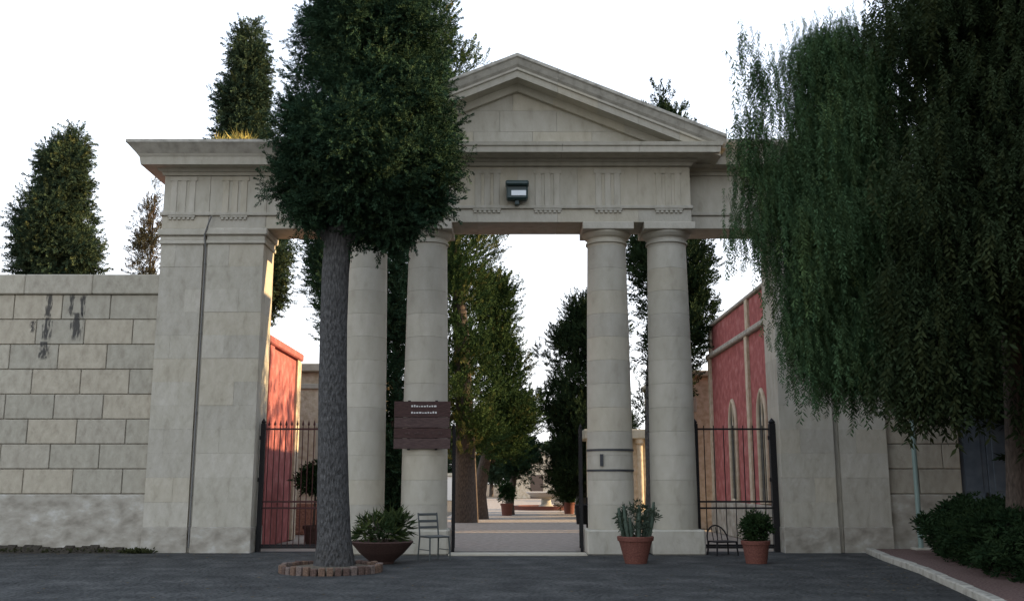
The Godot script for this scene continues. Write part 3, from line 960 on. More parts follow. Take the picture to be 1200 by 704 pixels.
	put("gable", swept([Vector2(-5, 0.0), Vector2(0.1, 0.0), Vector2(0.1, 0.2), Vector2(-5, 0.2)], Vector3(-2.6, 3.2, 0), Vector3(0, 4.6, 0)), mats.limestone_1, ch)
	put("gable", swept([Vector2(-5, 0.0), Vector2(0.1, 0.0), Vector2(0.1, 0.2), Vector2(-5, 0.2)], Vector3(0, 4.6, 0), Vector3(2.6, 3.2, 0)), mats.limestone_1, ch)
	var st := begin()
	hexa(st, [Vector3(-2.3, 3.2, -5), Vector3(2.3, 3.2, -5), Vector3(2.3, 3.2, -0.002), Vector3(-2.3, 3.2, -0.002)], [Vector3(-0.05, 4.57, -5), Vector3(0.05, 4.57, -5), Vector3(0.05, 4.57, -0.002), Vector3(-0.05, 4.57, -0.002)])
	put("gable_wall", done(st), mats.cream_plaster, ch)
	bar("door", Vector3(-0.6, 0, 0.0), Vector3(0.6, 2.2, 0.04), 0.01, mats.door_wood, ch)
	var spots := [[-6.0, -62, 2.6, 2.0], [-3.4, -64, 1.5, 1.4], [6.0, -62, 2.4, 2.4], [8.6, -58, 2.0, 2.0], [-8.6, -56, 2.8, 2.4]]
	var tl := ["low white tomb chapel beside the far chapel, square front", "small white tomb with stone cap at the avenue's end", "white tomb chapel right of the far chapel under dark trees", "squat white tomb among the dark avenue trees", "broad white tomb chapel behind the sunlit avenue trees"]
	for i in spots.size():
		var s: Array = spots[i]
		var t := thing("tomb", tl[i], "tomb", Vector3(s[0], 0, s[1]))
		bar("wall", Vector3(-s[2] / 2, 0, -2), Vector3(s[2] / 2, s[3], 0), 0.03, mats.far_white, t)
		bar("cap", Vector3(-s[2] / 2 - 0.12, s[3] + 0.002, -2.1), Vector3(s[2] / 2 + 0.12, s[3] + 0.25, 0.12), 0.03, mats.limestone_1, t)
		bar("door", Vector3(-0.35, 0.1, 0), Vector3(0.35, s[3] * 0.75, 0.03), 0.01, mats.door_wood, t)
	# round flower bed with a terracotta rim
	var fb := thing("basin", "round pale stone basin inside a low terracotta rim in the middle of the avenue", "basin", gnd(640, 597))
	put("rim", lathed([Vector2(1.9, 0), Vector2(1.95, 0.22), Vector2(1.75, 0.22), Vector2(1.7, 0.05)], 40), mats.terracotta, fb)
	put("bed_soil", lathed([Vector2(1.74, 0.14), Vector2(1.0, 0.18), Vector2(0.0, 0.2)], 24), mats.soil, fb)
	put("pedestal", lathed([Vector2(0.5, 0.15), Vector2(0.28, 0.3), Vector2(0.26, 0.6)], 20), mats.weathered_stone, fb)
	put("bowl", lathed([Vector2(0.26, 0.6), Vector2(0.8, 0.72), Vector2(1.1, 0.92), Vector2(1.14, 0.98), Vector2(1.04, 0.98), Vector2(0.7, 0.84), Vector2(0, 0.78)], 36), mats.far_white, fb)

func house_window(parent: Node, at: Vector3, w: float, h: float) -> void:
	var p := group_part("window", parent, at)
	bar("pane", Vector3(-w / 2, 0, -0.02), Vector3(w / 2, h, 0.006), 0.002, mats.window_glass, p)
	for x in [-w / 2 - 0.08, w / 2]:
		bar("frame", Vector3(x, 0, -0.02), Vector3(x + 0.08, h, 0.05), 0.008, mats.limestone_2, p)
	bar("lintel", Vector3(-w / 2 - 0.1, h + 0.002, -0.02), Vector3(w / 2 + 0.1, h + 0.13, 0.07), 0.01, mats.limestone_2, p)
	bar("sill", Vector3(-w / 2 - 0.12, -0.1, -0.02), Vector3(w / 2 + 0.12, -0.002, 0.1), 0.01, mats.limestone_2, p)

func build_avenue_trees() -> void:
	var g := "avenue trees beyond the gate"
	var s := spray_mid
	# left row
	var a := gnd(545, 612)
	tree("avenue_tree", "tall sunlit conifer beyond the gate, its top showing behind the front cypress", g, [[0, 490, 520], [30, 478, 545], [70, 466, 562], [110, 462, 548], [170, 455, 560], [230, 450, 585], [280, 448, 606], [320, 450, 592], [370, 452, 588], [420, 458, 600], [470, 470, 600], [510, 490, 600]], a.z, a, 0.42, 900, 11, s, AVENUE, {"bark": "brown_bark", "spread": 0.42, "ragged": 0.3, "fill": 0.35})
	var b := gnd(563, 608)
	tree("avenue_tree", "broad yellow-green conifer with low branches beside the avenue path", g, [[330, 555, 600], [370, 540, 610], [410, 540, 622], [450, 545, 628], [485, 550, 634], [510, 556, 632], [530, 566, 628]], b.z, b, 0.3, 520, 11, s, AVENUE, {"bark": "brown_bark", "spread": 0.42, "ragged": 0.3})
	var c := gnd(597, 603)
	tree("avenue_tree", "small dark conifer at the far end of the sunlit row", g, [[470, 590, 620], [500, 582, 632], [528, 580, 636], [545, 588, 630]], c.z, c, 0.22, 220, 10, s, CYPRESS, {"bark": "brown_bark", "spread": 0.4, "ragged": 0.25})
	var d := gnd(460, 622)
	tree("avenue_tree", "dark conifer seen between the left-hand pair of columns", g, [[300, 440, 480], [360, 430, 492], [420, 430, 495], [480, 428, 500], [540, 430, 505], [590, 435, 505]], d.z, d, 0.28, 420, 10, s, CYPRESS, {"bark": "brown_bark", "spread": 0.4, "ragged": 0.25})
	# right row
	var e := gnd(684, 603)
	tree("avenue_tree", "dark spreading pine with feathery left edge beside the avenue path", g, [[352, 684, 720], [372, 660, 735], [392, 648, 742], [412, 622, 745], [445, 634, 750], [480, 624, 752], [515, 630, 750], [545, 636, 745], [568, 646, 735]], e.z, e, 0.34, 1500, 10, s, DARKER, {"spread": 0.45, "ragged": 0.3, "inset": 0.1})
	var f := gnd(770, 622)
	tree("cypress_tree", "tall dark cypress behind the right-hand columns, twin tips above the pediment", g, [[120, 764, 780], [150, 764, 794], [180, 752, 812], [220, 738, 830], [280, 734, 836], [330, 736, 846], [380, 742, 840], [430, 752, 822], [470, 742, 800]], f.z, f, 0.3, 760, 10, s, DARKER, {"spread": 0.38, "ragged": 0.25})
	var e2 := gnd(668, 600)
	tree("avenue_tree", "low dark bushy conifer farther along the shaded side of the avenue", g, [[470, 650, 690], [500, 640, 700], [530, 638, 702], [556, 644, 698], [575, 652, 692]], e2.z, e2, 0.24, 420, 10, s, DARKER, {"spread": 0.45, "ragged": 0.3, "inset": 0.2})
	# low trees closing the view at the far end
	var fl := ["low round tree behind the far chapel, in its middle", "low round tree behind the far chapel, at its sunlit side", "low round tree behind the far chapel, at its shaded side", "low round tree behind the small white tomb at the avenue's end"]
	for i in 4:
		var ft := Vector3([2.6, -2.4, 7.8, -7.6][i], 0, -86 - 2.0 * (i % 2))
		var t := thing("round_tree", fl[i], "tree", ft, 0.0, "low trees closing the avenue")
		var hh: float = [5.6, 6.4, 6.0, 7.0][i]
		put("trunk", tubed([Vector3(0, -0.1, 0), Vector3(0.1, hh * 0.8, 0)], [0.25, 0.08], 8), mats.brown_bark, t)
		crown("crown", t, lumpy([[Vector3(0, hh * 0.6, 0), Vector3(2.6, hh * 0.38, 2.2)]], 14, 0.6, 1.2), 260, 8, spray_far, mats.conifer_leaf, HAZY, {"spread": 0.5, "ragged": 0.2})
	# behind the left wall and wing
	var h := at_z(62, 560, -9.0); h.y = 0
	var bg := "cypresses behind the boundary wall"
	tree("cypress_tree", "bushy cypress with rounded top rising behind the left boundary wall", bg, [[166, 64, 106], [184, 54, 110], [208, 40, 112], [235, 26, 112], [270, 16, 116], [305, 10, 118], [345, 8, 118], [400, 10, 116], [460, 16, 110]], -9.0, h, 0.28, 1700, 12, spray_small, HAZY, {"spread": 0.26, "ragged": 0.08, "inset": 0.3, "upright": 0.2, "size": 1.35, "lumps": 40, "core": 0.93})
	h = at_z(285, 560, -7.0); h.y = 0
	tree("cypress_tree", "tall slim cypress rising above the left wing's cornice", bg, [[36, 276, 304], [60, 264, 316], [92, 258, 322], [120, 252, 322], [160, 248, 324], [210, 250, 326], [260, 262, 334], [310, 270, 342], [350, 285, 332]], -7.0, h, 0.26, 1700, 12, spray_small, HAZY, {"spread": 0.26, "ragged": 0.08, "inset": 0.28, "upright": 0.2, "size": 1.3, "lumps": 40, "core": 0.93})
	h = at_z(172, 560, -4.0); h.y = 0
	tree("sparse_tree", "thin brownish tree with sparse leaves beside the left pier", "", [[212, 177, 187], [240, 166, 188], [275, 156, 190], [310, 148, 190], [350, 150, 192]], -4.0, h, 0.09, 150, 7, spray_small, [Color(0.065, 0.07, 0.045), Color(0.12, 0.105, 0.07), Color(0.18, 0.12, 0.08)], {"spread": 0.2, "ragged": 0.4, "bark": "brown_bark"})
	h = at_z(385, 560, -13.0); h.y = 0
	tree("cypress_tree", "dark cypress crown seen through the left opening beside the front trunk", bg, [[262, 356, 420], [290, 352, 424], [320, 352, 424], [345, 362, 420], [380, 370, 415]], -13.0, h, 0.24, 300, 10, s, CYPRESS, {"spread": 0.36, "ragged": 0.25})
	for q in [[14.2, -2.9, "slender loose tree standing behind the right red building, by its back corner, unseen, added for dappled sun"], [15.4, -5.6, "slender loose tree standing behind the right red building, by its middle, unseen, added for dappled sun"]]:  # unseen trees added in the sun path to dapple the left red wall
		var t := thing("added_slender_tree", q[2], "tree", Vector3(q[0], 0, q[1]), 0.0, "unseen slender trees added for dappled sun")
		put("trunk", tubed([Vector3(0, -0.1, 0), Vector3(0.1, 5, 0), Vector3(0, 11.5, 0)], [0.18, 0.13, 0.03], 8), mats.brown_bark, t)
		crown("crown", t, [[Vector3(0, 8.5, 0), Vector3(1.6, 1.8, 1.8)], [Vector3(0.2, 10.6, 0), Vector3(1.5, 1.7, 1.7)]], 60, 6, spray_mid, mats.conifer_leaf, DARKER, {"spread": 0.4, "ragged": 0.3, "fill": 0.3})
	# unseen trees along the right pavement, added to block low sun and sky
	var spots := [[13.2, 0.6, 11.0, "tall dark tree on the right pavement, unseen and added for shade, first from the boundary wall"], [14.6, 4.6, 12.0, "tall dark tree on the right pavement, unseen and added for shade, second from the boundary wall"], [13.6, 9.4, 11.5, "tall dark tree on the right pavement, unseen and added for shade, third from the boundary wall"], [11.6, 14.2, 10.5, "tall dark tree on the right pavement, unseen and added for shade, fourth from the boundary wall"], [13.0, 18.6, 11.0, "tall dark tree on the right pavement, unseen and added for shade, fifth from the boundary wall"]]
	for sp in spots:
		var t := thing("added_pavement_tree", sp[3], "tree", Vector3(sp[0], 0.09, sp[1]), 0.0, "unseen shade trees added on the right pavement")
		var hh: float = sp[2]
		put("trunk", tubed([Vector3(0, -0.1, 0), Vector3(0.05, hh * 0.3, 0), Vector3(0, hh * 0.9, 0)], [0.3, 0.22, 0.04], 10), mats.brown_bark, t)
		crown("crown", t, [[Vector3(0, hh * 0.34, 0), Vector3(3.0, hh * 0.2, 3.0)], [Vector3(0.2, hh * 0.55, 0), Vector3(3.4, hh * 0.2, 3.4)], [Vector3(0, hh * 0.78, 0), Vector3(2.6, hh * 0.2, 2.7)]], 700, 9, spray_far, mats.conifer_leaf, DARKER, {"spread": 0.55, "ragged": 0.2, "fill": 0.4})

func build_front_trees() -> void:
	# front cypress in its brick ring
	var zc := 4.4
	var foot := Vector3(-3.22, 0.0, zc)
	var t := thing("cypress_tree", "large dark cypress in front of the gateway with bare grey trunk in a brick ring", "tree", foot)
	var rows := [[-170, 412, 446], [-100, 385, 478], [-40, 362, 500], [10, 345, 516], [55, 334, 532], [100, 332, 538], [145, 322, 549], [185, 315, 556], [215, 320, 540], [242, 332, 508]]
	var lobes := lobes_of(rows, zc, 0.95, foot, 0.12)
	for q in [[255, 340, 400, 0.25], [262, 395, 455, 0.0], [258, 436, 504, 0.2], [275, 428, 488, -0.2], [236, 478, 530, 0.0], [195, 324, 382, 0.2], [205, 490, 548, 0.1], [225, 322, 385, -0.2]]:
		var l: Array = lobes_of([[q[0], q[1], q[2]]], zc + q[3], 1.0, foot, 0.14)[0]
		l[1] = Vector3(l[1].x, l[1].x * 0.9, l[1].x)
		lobes.append(l)
	var tp := []
	var tr := []
	for q in [[676, 391, 27], [655, 391, 22], [630, 391, 18.5], [580, 390, 17.5], [520, 390, 16.5], [450, 390, 16], [380, 391, 15.5], [320, 393, 16], [280, 396, 16.5], [230, 402, 14], [150, 415, 11], [40, 424, 8], [-60, 428, 4]]:
		var p := at_z(q[1], q[0], zc)
		tp.append(p - foot)
		tr.append(q[2] / 1150.0 * 17.4)
	put("trunk", tubed(tp, tr, 24, 0.05), mats.bark, t)
	for q in [[[396, 290], [350, 235]], [[397, 285], [460, 240]], [[398, 262], [430, 215]], [[402, 235], [365, 180]], [[404, 220], [480, 170]]]:
		var a := at_z(q[0][0], q[0][1], zc) - foot
		var b := at_z(q[1][0], q[1][1], zc + 0.3) - foot
		put("limb", tubed([a, a.lerp(b, 0.5) + Vector3(0, -0.08, 0), b], [0.13, 0.09, 0.05], 8), mats.bark, t)
	crown("crown", t, lumpy(lobes, 45, 0.3, 0.5, 0.95), 3900, 11, spray_small, mats.conifer_leaf, CYPRESS, {"spread": 0.21, "ragged": 0.03, "fill": 0.25, "size": 0.92, "upright": 0.15})
	# brick ring
	var ring := thing("brick_ring", "low ring of upright worn bricks round the front cypress trunk", "planter ring", Vector3(-3.22, 0, zc))
	put("soil_fill", lathed([Vector2(0.78, 0.02), Vector2(0.76, 0.07), Vector2(0.5, 0.10), Vector2(0.0, 0.13)], 32), mats.soil, ring)
	for i in 40:
		var a := TAU * i / 40.0
		var o := put("brick", cbox(Vector3(0.10, 0.17, 0.105), 0.012), mats["ring_brick_%d" % (rng.randi() % 3)], ring, Vector3(cos(a) * 0.83, 0.045 + rng.randf_range(-0.014, 0.012), sin(a) * 0.83))
		o.rotation = Vector3(rng.randf_range(-0.04, 0.04), -a + rng.randf_range(-0.05, 0.05), rng.randf_range(-0.04, 0.04))
	# weeping pepper tree on the right
	var z1 := 6.4
	var f1 := Vector3(8.05, 0.05, z1 - 0.4)
	var p := thing("weeping_tree", "weeping green tree with hanging feathery branches in front of the right wing", "tree", f1)
	var rows1 := [[38, 940, 1040], [65, 912, 1052], [105, 905, 1062], [150, 895, 1080], [195, 884, 1090], [240, 868, 1095], [285, 885, 1090], [330, 912, 1090], [375, 912, 1085], [410, 922, 1070]]
	var l1 := lobes_of(rows1, z1, 0.75, f1)
	for q in [[55, 868, 890], [85, 878, 902], [140, 866, 890], [180, 862, 890], [262, 850, 880], [30, 1040, 1080]]:
		var l: Array = lobes_of([[q[0], q[1], q[2]]], z1, 1.0, f1)[0]
		l[1] = Vector3(l[1].x, l[1].x * 0.9, l[1].x)
		l1.append(l)
	var tpts := []
	var trad := []
	for q in [[640, 1196, 15], [560, 1193, 12], [460, 1189, 11], [370, 1184, 10.5], [300, 1176, 10], [220, 1150, 9], [150, 1105, 7], [90, 1050, 5], [60, 1000, 3]]:
		tpts.append(at_z(q[1], q[0], z1 - 0.4) - f1)
		trad.append(q[2] / 1150.0 * 15.5)
	put("trunk", tubed(tpts, trad, 14, 0.06), mats.brown_bark, p)
	for q in [[[1150, 220], [960, 150]], [[1105, 150], [930, 90]], [[1176, 300], [980, 260]], [[1130, 190], [1000, 60]], [[1160, 250], [900, 220]]]:
		var a := at_z(q[0][0], q[0][1], z1 - 0.4) - f1
		var b := at_z(q[1][0], q[1][1], z1) - f1
		put("limb", tubed([a, a.lerp(b, 0.5) + Vector3(0, 0.35, 0), b], [0.1, 0.07, 0.025], 8), mats.brown_bark, p)
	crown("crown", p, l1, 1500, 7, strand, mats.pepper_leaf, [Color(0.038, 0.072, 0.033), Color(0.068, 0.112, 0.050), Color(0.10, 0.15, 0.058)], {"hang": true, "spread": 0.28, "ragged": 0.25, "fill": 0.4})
	# darker weeping tree beyond its shoulder, rooted outside the picture
	var z2 := 8.2
	var f2 := Vector3(9.9, 0.05, z2)
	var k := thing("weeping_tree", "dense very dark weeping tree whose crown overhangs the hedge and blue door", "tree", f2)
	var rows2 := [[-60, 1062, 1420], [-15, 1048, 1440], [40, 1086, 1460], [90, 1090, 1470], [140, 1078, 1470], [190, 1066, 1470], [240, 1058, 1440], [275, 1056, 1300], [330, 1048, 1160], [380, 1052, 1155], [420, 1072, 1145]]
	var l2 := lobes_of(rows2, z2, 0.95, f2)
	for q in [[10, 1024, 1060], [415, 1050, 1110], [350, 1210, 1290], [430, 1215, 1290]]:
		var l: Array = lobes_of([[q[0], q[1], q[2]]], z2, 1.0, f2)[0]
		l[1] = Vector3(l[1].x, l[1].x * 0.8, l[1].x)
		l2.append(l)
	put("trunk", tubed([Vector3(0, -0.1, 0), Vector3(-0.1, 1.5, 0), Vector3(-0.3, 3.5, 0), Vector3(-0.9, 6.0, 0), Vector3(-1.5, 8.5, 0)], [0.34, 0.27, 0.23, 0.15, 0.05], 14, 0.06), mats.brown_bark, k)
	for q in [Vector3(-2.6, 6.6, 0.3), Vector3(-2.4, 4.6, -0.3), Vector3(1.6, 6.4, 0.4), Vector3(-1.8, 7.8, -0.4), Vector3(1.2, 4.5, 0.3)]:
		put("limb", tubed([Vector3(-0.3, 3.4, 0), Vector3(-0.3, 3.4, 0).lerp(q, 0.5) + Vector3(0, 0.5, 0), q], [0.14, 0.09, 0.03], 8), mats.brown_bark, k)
	crown("crown", k, l2, 3300, 7, strand_dark, mats.pepper_leaf, [Color(0.016, 0.026, 0.012), Color(0.034, 0.048, 0.022)], {"hang": true, "spread": 0.3, "ragged": 0.25, "fill": 0.45})  # leaves darker than the pepper tree: its shade is put into the colour
	# hedge
	var hd := thing("hedge", "low dark clipped hedge along the pavement in front of the blue door", "hedge", Vector3(9.0, 0.09, 3.8))
	var lobes3 := []
	for q in [[-0.35, -2.0], [-0.5, -1.2], [-0.7, -0.3], [-0.85, 0.6], [-1.05, 1.5], [-1.2, 2.4], [-1.4, 3.3], [0.5, -2.0], [0.4, -0.9], [0.2, 0.2], [0.0, 1.3], [-0.2, 2.4], [1.4, -1.6], [1.3, -0.3], [1.1, 1.0]]:
		lobes3.append([Vector3(q[0], 0.45, q[1]), Vector3(0.62, 0.5 + rng.randf() * 0.08, 0.62)])
	for q in [[-0.3, -1.8], [-0.6, -0.2], [-1.0, 1.6], [0.5, -0.6], [0.2, 1.5]]:
		put("stem", tubed([Vector3(q[0], -0.1, q[1]), Vector3(q[0] + 0.05, 0.7, q[1])], [0.035, 0.015], 6), mats.brown_bark, hd)
	crown("foliage", hd, lobes3, 1500, 5, shrub_spray, mats.shrub_leaf, [Color(0.012, 0.026, 0.012), Color(0.03, 0.052, 0.022)], {"spread": 0.14, "ragged": 0.2, "size": 0.9})

func pot_shape(r: float, h: float, flare: float) -> ArrayMesh:
	return lathed([Vector2(0, 0), Vector2(r * flare, 0.0), Vector2(r * 0.92, h * 0.82), Vector2(r, h * 0.83), Vector2(r * 1.03, h * 0.97), Vector2(r, h), Vector2(r * 0.88, h), Vector2(r * 0.85, h * 0.85), Vector2(0, h * 0.85)], 28)

func build_small_things() -> void:
	# floodlight on the frieze
	var lp := at_z(606, 225, FRONT + 0.12)
	var fl := thing("floodlight", "dark green box floodlight with pale glass fixed on the frieze", "floodlight", lp)
	bar("housing", Vector3(-0.24, -0.2, -0.1), Vector3(0.24, 0.17, 0.14), 0.04, mats.lamp_green, fl)
	bar("hood", Vector3(-0.26, 0.1, -0.05), Vector3(0.26, 0.21, 0.24), 0.03, mats.lamp_green, fl)
	bar("glass", Vector3(-0.13, -0.12, 0.135), Vector3(0.2, 0.0, 0.15), 0.005, mats.lamp_glass, fl)
	bar("bracket", Vector3(-0.05, -0.3, -0.14), Vector3(0.05, -0.19, 0.06), 0.01, mats.lamp_green, fl)
	# down pipe on the left pier
	var dp := thing("downpipe", "thin dark rainwater pipe running down the left pier between its pilasters", "pipe")
	put("pipe_run", tubed([Vector3(-7.0, 7.5, WING + 0.09), Vector3(-7.05, 7.38, WING + 0.1), Vector3(-7.14, 7.05, WING + 0.1), Vector3(-7.14, 6.7, WING - 0.05), Vector3(-7.14, 0.1, WING - 0.05)], [0.018, 0.018, 0.018, 0.018, 0.018], 10), mats.lead_pipe, dp)
	for y in [1.2, 3.0, 4.8, 6.4]:
		put("pipe_clip", lathed([Vector2(0.017, 0), Vector2(0.028, 0.0), Vector2(0.028, 0.04), Vector2(0.017, 0.04)], 12), mats.lead_pipe, dp, Vector3(-7.14, y, WING - 0.05))
	# signboards on the left inner column
	var a := at_z(463, 470, 0.56)
	var b := at_z(527, 526, 0.56)
	var sg := thing("signboard", "stack of dark brown wooden direction boards with white lettering strapped to a column", "sign", Vector3(0, 0, 0))
	var hs := [0.0, 0.34, 0.56, 0.78, 1.0]
	for i in 4:
		var y1: float = lerpf(a.y, b.y, hs[i])
		var y0: float = lerpf(a.y, b.y, hs[i + 1])
		var bd := group_part("board", sg)
		bar("plank", Vector3(a.x + rng.randf_range(-0.02, 0.02), y0 + 0.004, 0.525), Vector3(b.x + rng.randf_range(-0.02, 0.02), y1 - 0.004, 0.565 + 0.006 * (i % 2)), 0.006, mats.sign_wood if i % 2 == 0 else mats.sign_wood_worn, bd)
		var rows := 2 if i == 0 else 1
		for r in rows:
			var yy := lerpf(y1, y0, (r + 0.75) / (rows + 0.5)) if rows == 2 else (y0 + y1) / 2.0
			var x := a.x + (0.35 if i == 0 else 0.22)
			while x < b.x - (0.3 if i == 0 else 0.2):
				var w := rng.randf_range(0.02, 0.055)
				if rng.randf() < (0.85 if i == 0 else 0.5):
					bar("letter_stroke", Vector3(x, yy - 0.022, 0.570), Vector3(x + w, yy + rng.randf_range(0.0, 0.026), 0.576), 0.001, mats.white_paint if i == 0 else mats.sign_wood_worn, bd)
				x += w + 0.018
	for x in [a.x + 0.3, b.x - 0.3]:
		bar("batten", Vector3(x - 0.03, b.y - 0.02, 0.46), Vector3(x + 0.03, a.y + 0.02, 0.523), 0.005, mats.iron, sg)
	for y in [lerpf(a.y, b.y, 0.2), lerpf(a.y, b.y, 0.85)]:
		put("strap", lathed([Vector2(0.498, -0.02), Vector2(0.512, -0.02), Vector2(0.512, 0.02), Vector2(0.498, 0.02)], 36), mats.iron, sg, Vector3(-2.03, y, 0))
	# two dark straps with an upright bar on the right inner column
	var sb := thing("strap_frame", "pair of dark metal straps with an upright bar round the bare column", "strap", Vector3(2.03, 0, 0))
	for v in [527, 551]:
		put("strap", lathed([Vector2(0.492, -0.022), Vector2(0.515, -0.022), Vector2(0.515, 0.022), Vector2(0.492, 0.022)], 40), mats.black_strap, sb, Vector3(0, at_z(715, v, 0.4).y, 0))
	var sx := at_z(705, 535, 0.45)
	bar("upright_bar", Vector3(sx.x - 2.03 - 0.035, at_z(705, 546, 0.5).y, 0.44), Vector3(sx.x - 2.03 + 0.035, at_z(705, 532, 0.5).y, 0.50), 0.004, mats.black_strap, sb)
	# bowl planter with shrub
	var bp := thing("bowl_planter", "wide shallow dark terracotta bowl planted with a leafy shrub beside the cypress ring", "planter", gnd(446, 661) + Vector3(0, 0, -0.15))
	put("bowl", lathed([Vector2(0, 0), Vector2(0.22, 0.0), Vector2(0.24, 0.05), Vector2(0.42, 0.2), Vector2(0.56, 0.36), Vector2(0.59, 0.40), Vector2(0.57, 0.42), Vector2(0.50, 0.40), Vector2(0, 0.36)], 36), mats.dark_terracotta, bp)
	var sh := group_part("shrub", bp)
	for i in 9:
		var q := rand_dir()
		put("stem", tubed([Vector3(q.x * 0.1, 0.36, q.z * 0.1), Vector3(q.x * 0.42, 0.62 + rng.randf() * 0.3, q.z * 0.42)], [0.012, 0.005], 5), mats.brown_bark, sh)
	crown("leaves", sh, [[Vector3(0, 0.56, 0), Vector3(0.42, 0.22, 0.4)], [Vector3(-0.25, 0.68, 0), Vector3(0.2, 0.16, 0.2)], [Vector3(0.22, 0.66, 0), Vector3(0.22, 0.16, 0.22)]], 56, 2, spiky_spray, mats.shrub_leaf, [Color(0.02, 0.035, 0.014), Color(0.055, 0.075, 0.028), Color(0.10, 0.12, 0.04)], {"spread": 0.1, "ragged": 0.4, "size": 0.85})
	# chair
	var cf := gnd(508, 656)
	var ch := thing("chair", "small dark grey metal chair with slatted back in front of the signboard column", "chair", cf, -1.0)
	put("seat", cbox(Vector3(0.46, 0.035, 0.46), 0.012), mats.chair_plastic, ch, Vector3(0.02, 0.45, 0))
	for q in [[-0.2, -0.21], [-0.2, 0.21], [0.23, -0.21], [0.23, 0.21]]:
		put("leg", tubed([Vector3(q[0] + signf(q[0]) * 0.04, 0, q[1] * 1.08), Vector3(q[0], 0.44, q[1])], [0.016, 0.016], 8), mats.chair_leg_metal, ch)
	for q in [-0.21, 0.21]:
		put("back_post", tubed([Vector3(-0.2, 0.44, q), Vector3(-0.24, 0.68, q), Vector3(-0.29, 0.9, q)], [0.016, 0.016, 0.016], 8), mats.chair_plastic, ch)
		put("stretcher", tubed([Vector3(-0.22, 0.2, q), Vector3(0.25, 0.2, q)], [0.009, 0.009], 6), mats.chair_leg_metal, ch)
	for y in [0.62, 0.74, 0.87]:
		put("back_slat", cbox(Vector3(0.016, 0.05, 0.42), 0.005), mats.chair_plastic, ch, Vector3(-0.235 - (y - 0.68) * 0.22, y, 0)).rotation.z = 0.2
	# pot with upright grey-green plant
	var p1 := thing("flower_pot", "terracotta pot with upright grey-green succulent between the right-hand columns", "pot", gnd(747, 661) + Vector3(0, 0, -0.2))
	put("pot", pot_shape(0.34, 0.5, 0.6), mats.terracotta, p1)
	for i in 9:
		var q := Vector3(rng.randf_range(-0.24, 0.26), 0.42, rng.randf_range(-0.16, 0.16))
		var hgt := rng.randf_range(0.4, 0.75)
		put("stalk", tubed([q, q + Vector3(q.x * 0.3, hgt * 0.5, 0.02), q + Vector3(q.x * 0.5, hgt, 0)], [0.035, 0.045, 0.025], 7), mats.get("cactus") if mats.has("cactus") else plain("cactus", [0.05, 0.075, 0.05], 0.7), p1)
	crown("leaves", p1, [[Vector3(0.05, 0.75, 0), Vector3(0.34, 0.36, 0.25)], [Vector3(-0.25, 0.75, 0), Vector3(0.14, 0.3, 0.14)]], 34, 4, shrub_spray, mats.shrub_leaf, [Color(0.03, 0.045, 0.03), Color(0.07, 0.09, 0.065)], {"spread": 0.1, "ragged": 0.3, "size": 0.7})
	# pot with round shrub at the right gate
	var p2 := thing("flower_pot", "terracotta pot with small bushy shrub in front of the right gate", "pot", gnd(890, 661) + Vector3(0, 0, -0.2))
	put("pot", pot_shape(0.27, 0.42, 0.72), mats.terracotta, p2)
	put("stem", tubed([Vector3(0, 0.3, 0), Vector3(0.02, 0.7, 0)], [0.02, 0.01], 6), mats.brown_bark, p2)
	crown("leaves", p2, [[Vector3(0, 0.66, 0), Vector3(0.26, 0.26, 0.25)]], 90, 4, shrub_spray, mats.shrub_leaf, [Color(0.014, 0.03, 0.012), Color(0.035, 0.06, 0.022)], {"spread": 0.1, "ragged": 0.3, "size": 0.75})
	# low iron chair at the right gate
	var lc := thing("chair", "low dark iron chair with curved back beside the potted bushy shrub", "chair", gnd(846, 650) + Vector3(0, 0, 0.1), -1.3)
	put("seat", cbox(Vector3(0.42, 0.03, 0.5), 0.01), mats.iron, lc, Vector3(0.02, 0.28, 0))
	for q in [[-0.18, -0.22], [-0.18, 0.22], [0.2, -0.22], [0.2, 0.22]]:
		put("leg", tubed([Vector3(q[0] * 1.15, 0, q[1] * 1.1), Vector3(q[0], 0.28, q[1])], [0.018, 0.018], 8), mats.iron, lc)
	var arc := []
	var arr2 := []
	for k in 11:
		var f := PI * k / 10.0
		arc.append(Vector3(-0.2 - 0.1 * sin(f), 0.3 + 0.3 * sin(f), -0.24 * cos(f)))
		arr2.append(0.016)
	put("back_hoop", tubed(arc, arr2, 8), mats.iron, lc)
	for k in [-0.1, 0.0, 0.1]:
		put("back_rod", tubed([Vector3(-0.19, 0.29, k), Vector3(-0.28, 0.56, k)], [0.01, 0.01], 6), mats.iron, lc)
	# litter bin on a post
	var lb := thing("litter_bin", "small dark litter bin on a post inside the open gateway", "bin", gnd(684, 640))
	put("post", tubed([Vector3(0.1, 0, -0.02), Vector3(0.1, 1.15, -0.02)], [0.03, 0.03], 8), mats.iron, lb)
	put("bucket", lathed([Vector2(0, 0.52), Vector2(0.15, 0.52), Vector2(0.19, 0.96), Vector2(0.2, 0.97), Vector2(0.18, 0.98), Vector2(0.15, 0.6), Vector2(0, 0.6)], 18), mats.iron, lb, Vector3(-0.02, 0, 0.14))
	# pole with foot plate at the right wall
	var po := thing("pole", "thin grey-green pole standing beside the right pier", "pole", at_z(1074, 560, 0.25) * Vector3(1, 0, 1) + Vector3(0, 0.09, 0))
	put("shaft", tubed([Vector3(0, 0, 0), Vector3(0, 4.6, 0)], [0.055, 0.05], 12), mats.pole_paint, po)
	put("foot_plate", cbox(Vector3(0.34, 0.05, 0.34), 0.01), mats.limestone_0, po, Vector3(0, 0.02, 0))
	put("cap", lathed([Vector2(0.056, 0), Vector2(0.06, 0.03), Vector2(0, 0.07)], 12), mats.pole_paint, po, Vector3(0, 4.59, 0))
